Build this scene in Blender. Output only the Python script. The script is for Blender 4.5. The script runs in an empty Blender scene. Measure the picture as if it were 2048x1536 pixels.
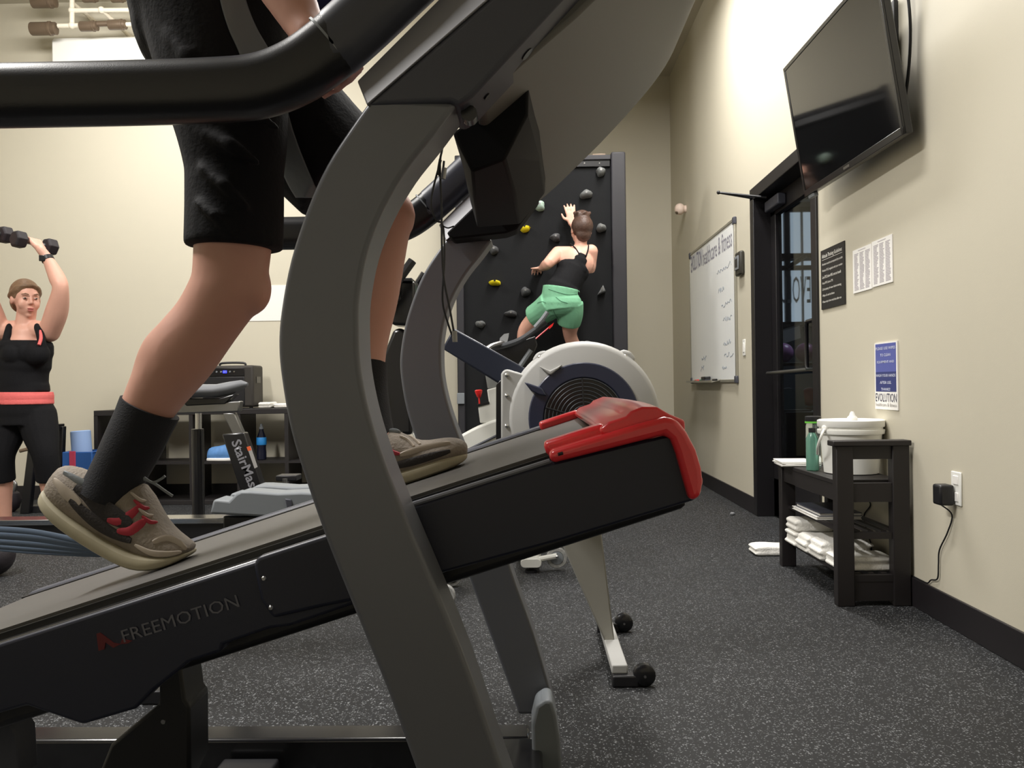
import bpy, bmesh, math, random
from mathutils import Vector, Matrix
from mathutils.bvhtree import BVHTree
random.seed(7)
SC = bpy.context.scene
COL = SC.collection

# ------------------------------------------------------------------ camera
F_PX = 1730.0
CAM_H = 0.90
cam_d = bpy.data.cameras.new('camera')
cam_d.sensor_fit = 'HORIZONTAL'; cam_d.sensor_width = 36.0
cam_d.lens = F_PX * 36.0 / 2048.0
cam_d.clip_start = 0.02
cam = bpy.data.objects.new('camera', cam_d); COL.objects.link(cam)
CAM_R = (Matrix.Rotation(math.radians(1.19), 3, 'Z') @ Matrix.Rotation(math.radians(90.08), 3, 'X')
         @ Matrix.Rotation(-0.0135, 3, 'Z'))
CAM_P = Vector((0, 0, CAM_H))
cam.matrix_world = Matrix.Translation(CAM_P) @ CAM_R.to_4x4()
SC.camera = cam

# ------------------------------------------------------------------ world, lights, exposure
world = bpy.data.worlds.new('world'); SC.world = world; world.use_nodes = True
world.node_tree.nodes['Background'].inputs[0].default_value = (0.55, 0.62, 0.75, 1)
world.node_tree.nodes['Background'].inputs[1].default_value = 0.05
SC.view_settings.view_transform = 'Standard'; SC.view_settings.look = 'None'
SC.view_settings.gamma = 1.0; SC.view_settings.use_curve_mapping = False
SC.view_settings.exposure = 0.0

def area(name, loc, sx, sy, power, color=(1, .97, .93)):
    d = bpy.data.lights.new(name, 'AREA'); d.shape = 'RECTANGLE'; d.size = sx; d.size_y = sy
    d.energy = power; d.color = color
    o = bpy.data.objects.new(name, d); COL.objects.link(o); o.location = loc
    return o
LIGHTS = [((0.78, 5.3, 3.92), .30, 2.2, 130, 'over the whiteboard side of the room'), ((-2.75, 5.4, 3.92), 1.6, .30, 66, 'over the woman with dumbbells'), ((-2.6, 1.7, 3.92), .30, 2.0, 235, 'above the rear of the rowing machine'),
          ((0.10, 2.75, 3.92), .30, 1.6, 62, 'above the rowing machine fan')]
TILT = math.radians(42)                       # tilt added to the back-wall lamp to brighten upper wall and air conditioner
for i, (l, sx, sy, p, where) in enumerate(LIGHTS):
    lo = area('ceiling_lamp_light', l, sx, sy, p)
    if i == 1: lo.rotation_euler = (TILT, 0, 0); lo.location.z -= .22
area('adjacent_room_light', (4.0, 9.0, 3.9), 1.2, 1.2, 32, (.80, .88, 1))

# ------------------------------------------------------------------ pixel -> world helpers (2048 x 1536 frame)
def ray(px, py):
    return CAM_R @ Vector(((px - 1024) / F_PX, -(py - 768) / F_PX, -1.0))
def P(px, py, Y):
    d = ray(px, py); return CAM_P + d * (Y / d.y)
def PF(px, py, z=0.0):
    d = ray(px, py); return CAM_P + d * ((z - CAM_H) / d.z)
WX = 1.52
def PW(px, py, X=WX):
    d = ray(px, py); return CAM_P + d * (X / d.x)
def pp(Y, pts): return [P(a, b, Y) for a, b in pts]
V = lambda *a: Vector(a)

# ------------------------------------------------------------------ materials
def lin(c):
    c = c / 255.0
    return c / 12.92 if c <= .04045 else ((c + .055) / 1.055) ** 2.4
MATS = {}
def mat(name, rgb, rough=.5, metal=0., noise=0., nscale=20., bump=0., bscale=200., emit=None, alpha=None, trans=0., coat=0., spec=.5):
    if name in MATS: return MATS[name]
    m = bpy.data.materials.new(name); m.use_nodes = True
    nt = m.node_tree; b = nt.nodes['Principled BSDF']
    col = (lin(rgb[0]), lin(rgb[1]), lin(rgb[2]), 1)
    b.inputs['Base Color'].default_value = col
    b.inputs['Roughness'].default_value = rough; b.inputs['Metallic'].default_value = metal
    b.inputs['Specular IOR Level'].default_value = spec
    if coat: b.inputs['Coat Weight'].default_value = coat; b.inputs['Coat Roughness'].default_value = .15
    if trans: b.inputs['Transmission Weight'].default_value = trans
    if alpha is not None: b.inputs['Alpha'].default_value = alpha
    if emit: b.inputs['Emission Color'].default_value = (lin(emit[0]), lin(emit[1]), lin(emit[2]), 1); b.inputs['Emission Strength'].default_value = emit[3]
    if noise or bump:
        tc = nt.nodes.new('ShaderNodeTexCoord')
    if noise:
        n = nt.nodes.new('ShaderNodeTexNoise'); n.inputs['Scale'].default_value = nscale; n.inputs['Detail'].default_value = 4
        nt.links.new(tc.outputs['Object'], n.inputs['Vector'])
        mx = nt.nodes.new('ShaderNodeMix'); mx.data_type = 'RGBA'
        mx.inputs[6].default_value = tuple(max(0, c * (1 - noise)) for c in col[:3]) + (1,)
        mx.inputs[7].default_value = tuple(min(1, c * (1 + noise)) for c in col[:3]) + (1,)
        nt.links.new(n.outputs['Fac'], mx.inputs[0]); nt.links.new(mx.outputs[2], b.inputs['Base Color'])
    if bump:
        n2 = nt.nodes.new('ShaderNodeTexNoise'); n2.inputs['Scale'].default_value = bscale; n2.inputs['Detail'].default_value = 3
        nt.links.new(tc.outputs['Object'], n2.inputs['Vector'])
        bp = nt.nodes.new('ShaderNodeBump'); bp.inputs['Strength'].default_value = bump; bp.inputs['Distance'].default_value = .004
        nt.links.new(n2.outputs['Fac'], bp.inputs['Height']); nt.links.new(bp.outputs['Normal'], b.inputs['Normal'])
    MATS[name] = m
    return m

M_WALL = mat('wall_paint', (203, 197, 179), .55, noise=.03, nscale=1.5, bump=.08, bscale=350)
M_CEIL = mat('ceiling_paint', (188, 182, 166), .8, noise=.03)
M_BASE = mat('baseboard_vinyl', (30, 27, 30), .45, noise=.1, nscale=8)
M_BLACK = mat('black_plastic', (24, 24, 28), .42, bump=.05, bscale=900)
M_GLOSSB = mat('gloss_black', (18, 18, 21), .28, coat=.2)
M_RAIL = mat('black_rail_rubber', (17, 17, 21), .34, bump=.06, bscale=700)
M_DKPANEL = mat('dark_grey_plastic', (66, 68, 78), .5, bump=.08, bscale=1200)
M_SILVER = mat('silver_grey_paint', (104, 106, 112), .36, metal=.2, bump=.03, bscale=1500)
M_SILVER2 = mat('grey_shell_plastic', (104, 103, 98), .5, bump=.06, bscale=1200)
M_NAVYP = mat('navy_black_panel', (29, 32, 48), .40, bump=.05, bscale=1200)
M_BELT = mat('running_belt', (78, 76, 74), .5, noise=.08, nscale=30, bump=.05, bscale=500)
M_RED = mat('red_hood_plastic', (224, 48, 54), .32, coat=.6)
M_LETTER = mat('grey_lettering', (128, 128, 134), .5)
M_REDLET = mat('dark_red_lettering', (92, 17, 21), .5)
M_WHITEP = mat('white_grey_plastic', (212, 212, 206), .42)
M_ROWER = mat('rower_light_grey', (180, 180, 178), .45, bump=.05, bscale=1200)
M_NAVY = mat('rower_navy', (42, 47, 70), .4, coat=.2)
M_STEEL = mat('polished_steel', (200, 200, 200), .18, metal=1.)
M_STEELD = mat('brushed_steel', (150, 150, 150), .35, metal=1.)
M_GREYP = mat('mid_grey_plastic', (120, 125, 130), .5)
M_WOOD = mat('black_brown_wood', (30, 26, 27), .5, noise=.15, nscale=15)
M_SKIN = mat('skin', (196, 146, 128), .5, noise=.05, nscale=30)
M_SKIN2 = mat('skin_pale', (220, 168, 148), .5, noise=.06, nscale=25)
M_CLOTHB = mat('black_cloth', (13, 13, 17), .85, spec=.3, bump=.25, bscale=160)
M_CLOTHG = mat('grey_mesh_cloth', (118, 124, 128), .6, bump=.3, bscale=60)
M_CORAL = mat('coral_cloth', (232, 110, 108), .75, bump=.3, bscale=90)
M_GREEN = mat('sage_green_cloth', (118, 178, 142), .8, noise=.08, nscale=18, bump=.3, bscale=80)
M_NAVYC = mat('navy_cloth', (34, 42, 110), .8, bump=.2, bscale=100)
M_SOCK = mat('black_sock', (20, 21, 27), .85, bump=.3, bscale=400)
M_HAIRB = mat('light_brown_hair', (118, 92, 68), .55, noise=.3, nscale=60, bump=.5, bscale=120)
M_HAIRD = mat('dark_brown_hair', (74, 52, 42), .5, noise=.35, nscale=60, bump=.6, bscale=120)
M_SHOE = mat('shoe_grey_upper', (132, 122, 110), .7, noise=.45, nscale=25, bump=.4, bscale=200)
M_SHOED = mat('shoe_dark_mesh', (46, 42, 42), .75, noise=.3, nscale=60, bump=.3, bscale=300)
M_SOLE = mat('shoe_sole_cream', (170, 162, 138), .65, noise=.15, nscale=30)
M_SHRED = mat('shoe_red_accent', (170, 42, 58), .6)
M_WHITE = mat('white_plastic', (240, 240, 235), .4)
M_TOWEL = mat('white_towel', (236, 234, 228), .95, bump=.8, bscale=150)
M_PAPER = mat('white_paper', (238, 236, 232), .7)
M_INK = mat('black_ink', (30, 28, 30), .6)
M_SCREEN = mat('tv_screen', (8, 8, 9), .06, spec=.6)
M_YELLOW = mat('yellow_hold', (232, 212, 30), .55, bump=.2, bscale=80)
M_HOLDG = mat('grey_hold', (100, 102, 102), .7, noise=.2, nscale=20, bump=.3, bscale=60)
M_HOLDD = mat('dark_grey_hold', (72, 73, 75), .7, noise=.2, nscale=20, bump=.3, bscale=60)
M_HOLDP = mat('pale_green_hold', (160, 182, 170), .6, noise=.1, bump=.2, bscale=60)
M_CLIMB = mat('climbing_wall_panel', (22, 23, 25), .8, spec=.2, noise=.10, nscale=3, bump=.2, bscale=300)
M_CLIMBF = mat('climbing_wall_frame', (33, 32, 38), .55)
M_IRON = mat('rubber_dumbbell', (38, 33, 38), .6, bump=.15, bscale=200)
M_BROWN = mat('bronze_brown', (112, 96, 80), .4, metal=.3)
M_BLUE1 = mat('pale_blue_foam', (150, 178, 225), .8)
M_BLUE2 = mat('blue_cloth_bin', (40, 92, 165), .7)
M_PINK = mat('red_pink_strap', (190, 60, 90), .7)
M_BAND = mat('blue_grey_band', (84, 98, 116), .45)
M_GLASS = mat('clear_glass', (225, 235, 238), .02, trans=1.0)
MATS['clear_glass'].node_tree.nodes['Principled BSDF'].inputs['IOR'].default_value = 1.12
M_PEACH = mat('cream_sensor', (236, 214, 200), .6)

def floor_material():
    m = bpy.data.materials.new('speckled_rubber'); m.use_nodes = True
    nt = m.node_tree; b = nt.nodes['Principled BSDF']; L = nt.links
    tc = nt.nodes.new('ShaderNodeTexCoord')
    def fleck(scale, thr, rad, seed):
        mp = nt.nodes.new('ShaderNodeMapping'); mp.inputs['Location'].default_value = (seed, seed * 1.7, 0)
        L.new(tc.outputs['Object'], mp.inputs['Vector'])
        nz = nt.nodes.new('ShaderNodeTexNoise'); nz.inputs['Scale'].default_value = scale * 1.3
        L.new(mp.outputs[0], nz.inputs['Vector'])
        av = nt.nodes.new('ShaderNodeVectorMath'); av.operation = 'MULTIPLY_ADD'
        av.inputs[1].default_value = (.9 / scale,) * 3
        L.new(nz.outputs['Color'], av.inputs[0]); L.new(mp.outputs[0], av.inputs[2])
        v = nt.nodes.new('ShaderNodeTexVoronoi'); v.inputs['Scale'].default_value = scale; v.voronoi_dimensions = '2D'
        L.new(av.outputs[0], v.inputs['Vector'])
        sp = nt.nodes.new('ShaderNodeSeparateColor'); L.new(v.outputs['Color'], sp.inputs[0])
        g = nt.nodes.new('ShaderNodeMath'); g.operation = 'GREATER_THAN'; g.inputs[1].default_value = thr; L.new(sp.outputs[0], g.inputs[0])
        l = nt.nodes.new('ShaderNodeMath'); l.operation = 'LESS_THAN'; l.inputs[1].default_value = rad; L.new(v.outputs['Distance'], l.inputs[0])
        p = nt.nodes.new('ShaderNodeMath'); p.operation = 'MULTIPLY'; L.new(g.outputs[0], p.inputs[0]); L.new(l.outputs[0], p.inputs[1])
        q = nt.nodes.new('ShaderNodeMath'); q.operation = 'MULTIPLY'; L.new(p.outputs[0], q.inputs[0]); L.new(sp.outputs[1], q.inputs[1])
        return q
    a = fleck(150, .83, .38, 0.0); c = fleck(270, .85, .40, 3.1)
    mx = nt.nodes.new('ShaderNodeMath'); mx.operation = 'MAXIMUM'; L.new(a.outputs[0], mx.inputs[0]); L.new(c.outputs[0], mx.inputs[1])
    big = nt.nodes.new('ShaderNodeTexNoise'); big.inputs['Scale'].default_value = 1.2; L.new(tc.outputs['Object'], big.inputs['Vector'])
    basec = nt.nodes.new('ShaderNodeMix'); basec.data_type = 'RGBA'
    basec.inputs[6].default_value = (.010, .0104, .0115, 1); basec.inputs[7].default_value = (.018, .0187, .020, 1)
    L.new(big.outputs['Fac'], basec.inputs[0])
    cm = nt.nodes.new('ShaderNodeMix'); cm.data_type = 'RGBA'; cm.inputs[7].default_value = (.24, .248, .26, 1)
    L.new(mx.outputs[0], cm.inputs[0]); L.new(basec.outputs[2], cm.inputs[6]); L.new(cm.outputs[2], b.inputs['Base Color'])
    b.inputs['Roughness'].default_value = .66; b.inputs['Specular IOR Level'].default_value = .3
    bp = nt.nodes.new('ShaderNodeBump'); bp.inputs['Strength'].default_value = .25; bp.inputs['Distance'].default_value = .002
    L.new(mx.outputs[0], bp.inputs['Height']); L.new(bp.outputs[0], b.inputs['Normal'])
    return m
M_FLOOR = floor_material()

# ------------------------------------------------------------------ mesh builder
def frame_of(d):
    d = d.normalized(); ref = V(0, 0, 1) if abs(d.z) < .9 else V(1, 0, 0)
    a = d.cross(ref).normalized(); return a, d.cross(a).normalized() * -1
class MB:
    def __init__(s): s.v = []; s.f = []
    def add(s, vs, fs):
        o = len(s.v); s.v += [Vector(p) for p in vs]; s.f += [tuple(i + o for i in f) for f in fs]; return s
    def box(s, x0, x1, y0, y1, z0, z1):
        return s.add([(x, y, z) for x in (x0, x1) for y in (y0, y1) for z in (z0, z1)],
                     [(0, 1, 3, 2), (4, 6, 7, 5), (0, 4, 5, 1), (2, 3, 7, 6), (0, 2, 6, 4), (1, 5, 7, 3)])
    def obox(s, c, hx, hy, hz):
        c = Vector(c); hx, hy, hz = Vector(hx), Vector(hy), Vector(hz)
        return s.add([c + hx * i + hy * j + hz * k for i in (-1, 1) for j in (-1, 1) for k in (-1, 1)],
                     [(0, 1, 3, 2), (4, 6, 7, 5), (0, 4, 5, 1), (2, 3, 7, 6), (0, 2, 6, 4), (1, 5, 7, 3)])
    def prism(s, poly, vec):
        n = len(poly); vec = Vector(vec)
        return s.add(list(poly) + [Vector(p) + vec for p in poly],
                     [tuple(range(n)), tuple(range(2 * n - 1, n - 1, -1))] + [(i, i + n, (i + 1) % n + n, (i + 1) % n) for i in range(n)])
    def strip(s, A, B, vec):
        """band between polylines A and B, extruded by vec: quads only, for curved outlines"""
        n = len(A); vec = Vector(vec)
        vs = list(A) + list(B) + [Vector(p) + vec for p in A] + [Vector(p) + vec for p in B]
        fs = []
        for i in range(n - 1):
            fs += [(i, i + 1, n + i + 1, n + i), (2 * n + i, 3 * n + i, 3 * n + i + 1, 2 * n + i + 1),
                   (i, 2 * n + i, 2 * n + i + 1, i + 1), (n + i, n + i + 1, 3 * n + i + 1, 3 * n + i)]
        fs += [(0, n, 3 * n, 2 * n), (n - 1, 3 * n - 1, 4 * n - 1, 2 * n - 1)]
        return s.add(vs, fs)
    def loft(s, rings, cap=True):
        n = len(rings[0]); vs = [p for r in rings for p in r]; fs = []
        for k in range(len(rings) - 1):
            for i in range(n):
                j = (i + 1) % n; fs.append((k * n + i, k * n + j, (k + 1) * n + j, (k + 1) * n + i))
        if cap: fs += [tuple(range(n)), tuple(range(len(vs) - 1, len(vs) - 1 - n, -1))]
        return s.add(vs, fs)
    def tube(s, path, r, seg=10, cap=True, up=None):
        path = [Vector(p) for p in path]; n = len(path)
        rr = r if isinstance(r, (list, tuple)) and len(r) == n else [r] * n
        rings = []; prev = None
        for i, p in enumerate(path):
            t = (path[min(i + 1, n - 1)] - path[max(i - 1, 0)]).normalized()
            if up is not None: a = (Vector(up) - t * Vector(up).dot(t)).normalized()
            elif prev is None: a, _ = frame_of(t)
            else: a = (prev - t * prev.dot(t)).normalized()
            prev = a; b = t.cross(a)
            q = rr[i]; qa, qb = (q if isinstance(q, (tuple, list)) else (q, q))
            rings.append([p + a * math.cos(2 * math.pi * k / seg) * qa + b * math.sin(2 * math.pi * k / seg) * qb for k in range(seg)])
        return s.loft(rings, cap)
    def sweep(s, path, prof, up=(0, 1, 0)):
        """sweep a closed 2D profile (side, up) along path"""
        path = [Vector(p) for p in path]; n = len(path); rings = []
        for i, p in enumerate(path):
            t = (path[min(i + 1, n - 1)] - path[max(i - 1, 0)]).normalized()
            a = (Vector(up) - t * Vector(up).dot(t)).normalized(); b = t.cross(a)
            rings.append([p + a * u + b * w for u, w in prof])
        return s.loft(rings)
    def cyl(s, a, b, r, seg=14): return s.tube([a, b], r, seg)
    def ell(s, c, r, seg=16, rings=10, R=None):
        c = Vector(c); r = (r, r, r) if not isinstance(r, (tuple, list)) else r; vs = []; fs = []
        def T(p): return c + (R @ p if R else p)
        vs.append(T(V(0, 0, r[2])))
        for k in range(1, rings):
            th = math.pi * k / rings
            for i in range(seg):
                ph = 2 * math.pi * i / seg
                vs.append(T(V(r[0] * math.sin(th) * math.cos(ph), r[1] * math.sin(th) * math.sin(ph), r[2] * math.cos(th))))
        vs.append(T(V(0, 0, -r[2])))
        for i in range(seg):
            j = (i + 1) % seg; fs.append((0, 1 + i, 1 + j)); e = len(vs) - 1; q = 1 + (rings - 2) * seg; fs.append((e, q + j, q + i))
            for k in range(rings - 2): fs.append((1 + k * seg + i, 1 + (k + 1) * seg + i, 1 + (k + 1) * seg + j, 1 + k * seg + j))
        return s.add(vs, fs)
    def lathe(s, o, ax, prof, seg=24):
        o = Vector(o); ax = Vector(ax).normalized(); a, b = frame_of(ax); rings = []
        for r, h in prof:
            rings.append([o + ax * h + (a * math.cos(2 * math.pi * k / seg) + b * math.sin(2 * math.pi * k / seg)) * max(r, 1e-4) for k in range(seg)])
        return s.loft(rings)
    def annulus(s, o, ax, r0, r1, h, seg=48):
        """ring with inner r0, outer r1, thickness h along ax"""
        o = Vector(o); ax = Vector(ax).normalized(); a, b = frame_of(ax); R = []
        for r, hh in ((r0, 0), (r1, 0), (r1, h), (r0, h)):
            R.append([o + ax * hh + (a * math.cos(2 * math.pi * k / seg) + b * math.sin(2 * math.pi * k / seg)) * r for k in range(seg)])
        R.append(R[0]); return s.loft(R, cap=False)
    def mesh(s, name):
        bm = bmesh.new(); vs = [bm.verts.new(p) for p in s.v]
        for f in s.f:
            try: bm.faces.new([vs[i] for i in f])
            except ValueError: pass
        bmesh.ops.remove_doubles(bm, verts=bm.verts, dist=1e-5)
        bmesh.ops.recalc_face_normals(bm, faces=bm.faces)
        me = bpy.data.meshes.new(name); bm.to_mesh(me); bm.free(); return me
    def build(s, name, m, parent=None, bevel=0., seg=2, smooth=35, sub=0):
        me = s.mesh(name); me.materials.append(m)
        o = bpy.data.objects.new(name, me); COL.objects.link(o)
        if smooth:
            me.shade_smooth()
            try: me.set_sharp_from_angle(angle=math.radians(smooth))
            except Exception: pass
        if bevel:
            b = o.modifiers.new('bevel', 'BEVEL'); b.width = bevel; b.segments = seg; b.limit_method = 'ANGLE'; b.angle_limit = math.radians(32)
            b.harden_normals = False
        if sub:
            d = o.modifiers.new('sub', 'SUBSURF'); d.levels = sub; d.render_levels = sub
        if parent: attach(o, parent)
        return o
def attach(o, parent):
    # meshes are written in world space; only a top-level Empty carries a translation
    o.parent = parent
    o.matrix_parent_inverse = Matrix.Translation(-parent.location) if parent.parent is None else Matrix.Identity(4)
def tag(o, label, cat, group=None):
    o['label'] = label; o['category'] = cat
    if group: o['group'] = group
    return o
def thing(name, label, cat, loc=(0, 0, 0), group=None):
    o = bpy.data.objects.new(name, None); COL.objects.link(o); o.location = loc; o.empty_display_size = .1
    return tag(o, label, cat, group)
def struct(o): o['kind'] = 'structure'; return o
def rrect(w, h, r, n=4):
    out = []
    for cx, cy, a0 in ((w / 2 - r, h / 2 - r, 0), (-w / 2 + r, h / 2 - r, 90), (-w / 2 + r, -h / 2 + r, 180), (w / 2 - r, -h / 2 + r, 270)):
        for k in range(n + 1):
            a = math.radians(a0 + 90 * k / n); out.append((cx + r * math.cos(a), cy + r * math.sin(a)))
    return out
def crom(pts, n=6):
    """Catmull-Rom resample of tuples/vectors"""
    P_ = [Vector(p) for p in pts]; out = []
    for i in range(len(P_) - 1):
        p0 = P_[max(i - 1, 0)]; p1 = P_[i]; p2 = P_[i + 1]; p3 = P_[min(i + 2, len(P_) - 1)]
        for k in range(n):
            t = k / n
            out.append(.5 * ((2 * p1) + (p2 - p0) * t + (2 * p0 - 5 * p1 + 4 * p2 - p3) * t * t + (3 * p1 - p0 - 3 * p2 + p3) * t ** 3))
    out.append(P_[-1]); return out
def text(name, s, m, o, r, u, h, w=None, align='L', parent=None, ext=.0006, bold=0., label=None):
    """flat lettering: lower-left (or centre) at o, running along r with up u; fitted to height h (and width w)"""
    c = bpy.data.curves.new(name, 'FONT'); c.body = s; c.size = 1; c.extrude = 0; c.offset = bold; c.resolution_u = 2
    t = bpy.data.objects.new(name, c); COL.objects.link(t); bpy.context.view_layer.update()
    me = bpy.data.meshes.new_from_object(t.evaluated_get(bpy.context.evaluated_depsgraph_get()))
    bpy.data.objects.remove(t); bpy.data.curves.remove(c)
    xs = [v.co.x for v in me.vertices]; ys = [v.co.y for v in me.vertices]
    x0, x1, y0, y1 = min(xs), max(xs), min(ys), max(ys)
    sy = h / (y1 - y0); sx = (w / (x1 - x0)) if w else sy
    r = Vector(r).normalized(); u = Vector(u).normalized(); o = Vector(o); n = r.cross(u)
    ox = -(x1 - x0) / 2 if align == 'C' else 0
    for v in me.vertices:
        v.co = o + r * ((v.co.x - x0 + ox) * sx) + u * ((v.co.y - y0) * sy) + n * ext
    me.materials.clear(); me.materials.append(m)
    ob = bpy.data.objects.new(name, me); COL.objects.link(ob)
    if parent: attach(ob, parent)
    return ob
def bake(o):
    bpy.context.view_layer.update()
    me = bpy.data.meshes.new_from_object(o.evaluated_get(bpy.context.evaluated_depsgraph_get()))
    o.modifiers.clear(); o.data = me; return o
def fuse(mb, name, m, parent=None, vox=.008, it=6, fac=.5):
    """one continuous surface from overlapping closed volumes"""
    o = mb.build(name, m, None, smooth=0)
    r = o.modifiers.new('r', 'REMESH'); r.mode = 'VOXEL'; r.voxel_size = vox; r.use_smooth_shade = True
    if it:
        q = o.modifiers.new('s', 'SMOOTH'); q.iterations = it; q.factor = fac
    bake(o); o.data.shade_smooth()
    if parent: attach(o, parent)
    return o
def limb(mb, pts, rad, n=5, seg=14):
    path = crom(pts, n); rr = [x.x for x in crom([(r, 0, 0) for r in rad], n)]
    mb.tube(path, rr, seg); mb.ell(path[0], rr[0], seg, 8); mb.ell(path[-1], rr[-1], seg, 8)
    return mb
def mixv(a, b, t): return Vector(a) * (1 - t) + Vector(b) * t
# ================================================================== THE ROOM
YB = 7.15; YC = 9.19; XJ = 0.30; XL = -5.2; YF = -2.6; CZ = 4.15; WT = .14
DY0, DY1, DZ = 4.60, 5.86, 2.15          # doorway in the right wall
XE, YE = 6.4, 13.0                        # room beyond the door
struct(MB().box(XL - .2, XE + .2, YF - .2, YE + .2, -.1, 0).build('floor', M_FLOOR, smooth=0))
struct(MB().box(XL - .2, XE + .2, YF - .2, YE + .2, CZ, CZ + .1).build('ceiling', M_CEIL, smooth=0))
w = MB()
w.box(WX, WX + WT, YF, DY0, 0, CZ); w.box(WX, WX + WT, DY1, YC + .1, 0, CZ); w.box(WX, WX + WT, DY0, DY1, DZ, CZ)
struct(w.build('wall_right', M_WALL, smooth=0))
w = MB(); w.box(XL, XJ, YB, YB + .1, 0, CZ); w.box(XJ - .1, XJ, YB + .1, YC + .1, 0, CZ); w.box(XJ, WX, YC, YC + .1, 0, CZ)
struct(w.build('wall_back', M_WALL, smooth=0))
struct(MB().box(XL - .1, XL, YF, YB + .1, 0, CZ).build('wall_left', M_WALL, smooth=0))
struct(MB().box(XL - .1, XE, YF - .1, YF, 0, CZ).build('wall_front', M_WALL, smooth=0))
BBH = .115
b = MB(); b.box(WX - .012, WX, YF, DY0 - .005, 0, BBH); b.box(WX - .012, WX, DY1 + .005, YC, 0, BBH)
struct(b.build('baseboard_right', M_BASE, bevel=.003))
b = MB(); b.box(XL, XJ, YB - .012, YB, 0, BBH); b.box(XJ, XJ + .012, YB + .1, YC, 0, BBH); b.box(XJ, WX, YC - .012, YC, 0, BBH)
struct(b.build('baseboard_back', M_BASE, bevel=.003))
# ceiling lamp bodies above the lamps
for i, (l, sx, sy, p, where) in enumerate(LIGHTS):
    t = thing('ceiling_lamp', 'slim linear ceiling lamp hung ' + where, 'lamp', (l[0], l[1], l[2]), 'linear ceiling lamps')
    MB().box(l[0] - sx / 2 - .03, l[0] + sx / 2 + .03, l[1] - sy / 2 - .03, l[1] + sy / 2 + .03, l[2] + .012, l[2] + .075).build('housing', M_WHITE, t, bevel=.006)
    if i == 1:
        n_ = V(0, -math.sin(TILT), math.cos(TILT)); MB().obox(V(l[0], l[1], l[2] - .22) + n_ * .028, (sx / 2 + .02, 0, 0), V(0, math.cos(TILT), math.sin(TILT)) * (sy / 2 + .02), n_ * .02).build('added_tilt_head', M_WHITE, t, bevel=.005)  # head and arms made up to carry the tilted light
        for s_ in (-1, 1): MB().cyl((l[0] + s_ * .5, l[1] - .02, l[2] + .02), V(l[0] + s_ * .5, l[1], l[2] - .22) + n_ * .03, .012, 8).build('added_head_arm', M_STEELD, t)
    for s_ in (-1, 1):
        MB().cyl((l[0], l[1] + s_ * sy * .35, l[2] + .07), (l[0], l[1] + s_ * sy * .35, CZ + .002), .006, 8).build('suspension_rod', M_STEELD, t)

# ------------------------------------------------------------------ the door and the room beyond it
M_DOOR = mat('black_door_paint', (24, 22, 25), .4)
M_DWALL = mat('adjacent_wall_paint', (70, 76, 84), .8)
dr = bpy.data.objects.new('door_1', None); COL.objects.link(dr); dr.location = (WX, (DY0 + DY1) / 2, 0); struct(dr)
f = MB(); fx0, fx1 = WX - .014, WX + WT + .014
f.box(fx0, fx1, DY0 - .04, DY0 + .045, 0, DZ + .0); f.box(fx0, fx1, DY1 - .045, DY1 + .04, 0, DZ); f.box(fx0, fx1, DY0 - .04, DY1 + .04, DZ - .03, DZ + .05)
f.build('door_frame', M_DOOR, dr, bevel=.004)
lx = WX + .10; ly0, ly1, lz1 = DY0 + .05, DY1 - .05, DZ - .035
lf = MB(); lf.box(lx, lx + .045, ly0, ly0 + .11, .01, lz1); lf.box(lx, lx + .045, ly1 - .11, ly1, .01, lz1)
lf.box(lx, lx + .045, ly0, ly1, lz1 - .12, lz1); lf.box(lx, lx + .045, ly0, ly1, .01, .26)
leaf = lf.build('door_leaf', M_DOOR, dr, bevel=.003)
MB().box(lx + .019, lx + .025, ly0 + .105, ly1 - .105, .255, lz1 - .115).build('glass_pane', M_GLASS, leaf, smooth=0)
hb = MB(); hy = ly0 + .055
hp = [V(lx, hy, 1.24), V(lx - .06, hy, 1.24), V(lx - .06, hy + .16, 1.24), V(lx - .06, hy + .16, .99), V(lx - .06, hy, .99), V(lx, hy, .99)]
hp = [V(lx, hy, 1.24), V(lx - .05, hy + .01, 1.24), V(lx - .055, hy + .20, 1.235), V(lx - .055, hy + .215, 1.21), V(lx - .055, hy + .215, .99), V(lx - .055, hy + .20, .965), V(lx - .05, hy + .01, .96), V(lx, hy, .96)]
hb.tube(hp, .012, 10).build('pull_handle', M_GLOSSB, leaf)
MB().tube([V(lx - .05, hy + .2, .965), V(lx - .05, ly1 - .06, .955)], .012, 10).build('push_bar', M_STEELD, leaf)
MB().box(lx - .055, lx, ly1 - .36, ly1 - .06, lz1 - .10, lz1 - .03).build('closer_body', M_DKPANEL, leaf, bevel=.008)
ca = MB(); q0 = V(WX + .01, DY1 - .02, DZ - .02); q1 = P(1437, 385, DY1 - .12)
ca.tube([q0, q1], .008, 8); ca.tube([q1, V(WX + .03, DY1 - .22, DZ - .055)], .008, 8); ca.ell(q1, .013, 10, 6)
ca.build('closer_arm', M_BLACK, leaf)

struct(MB().box(WX + WT, XE, YE, YE + .1, 0, CZ).build('wall_beyond_end', M_DWALL, smooth=0))
struct(MB().box(XE, XE + .1, YF, YE + .1, 0, CZ).build('wall_beyond_side', M_DWALL, smooth=0))
struct(MB().box(WX - .02, WX + WT, YC + .1, YE, 0, CZ).build('wall_beyond_near', M_DWALL, smooth=0))
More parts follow.
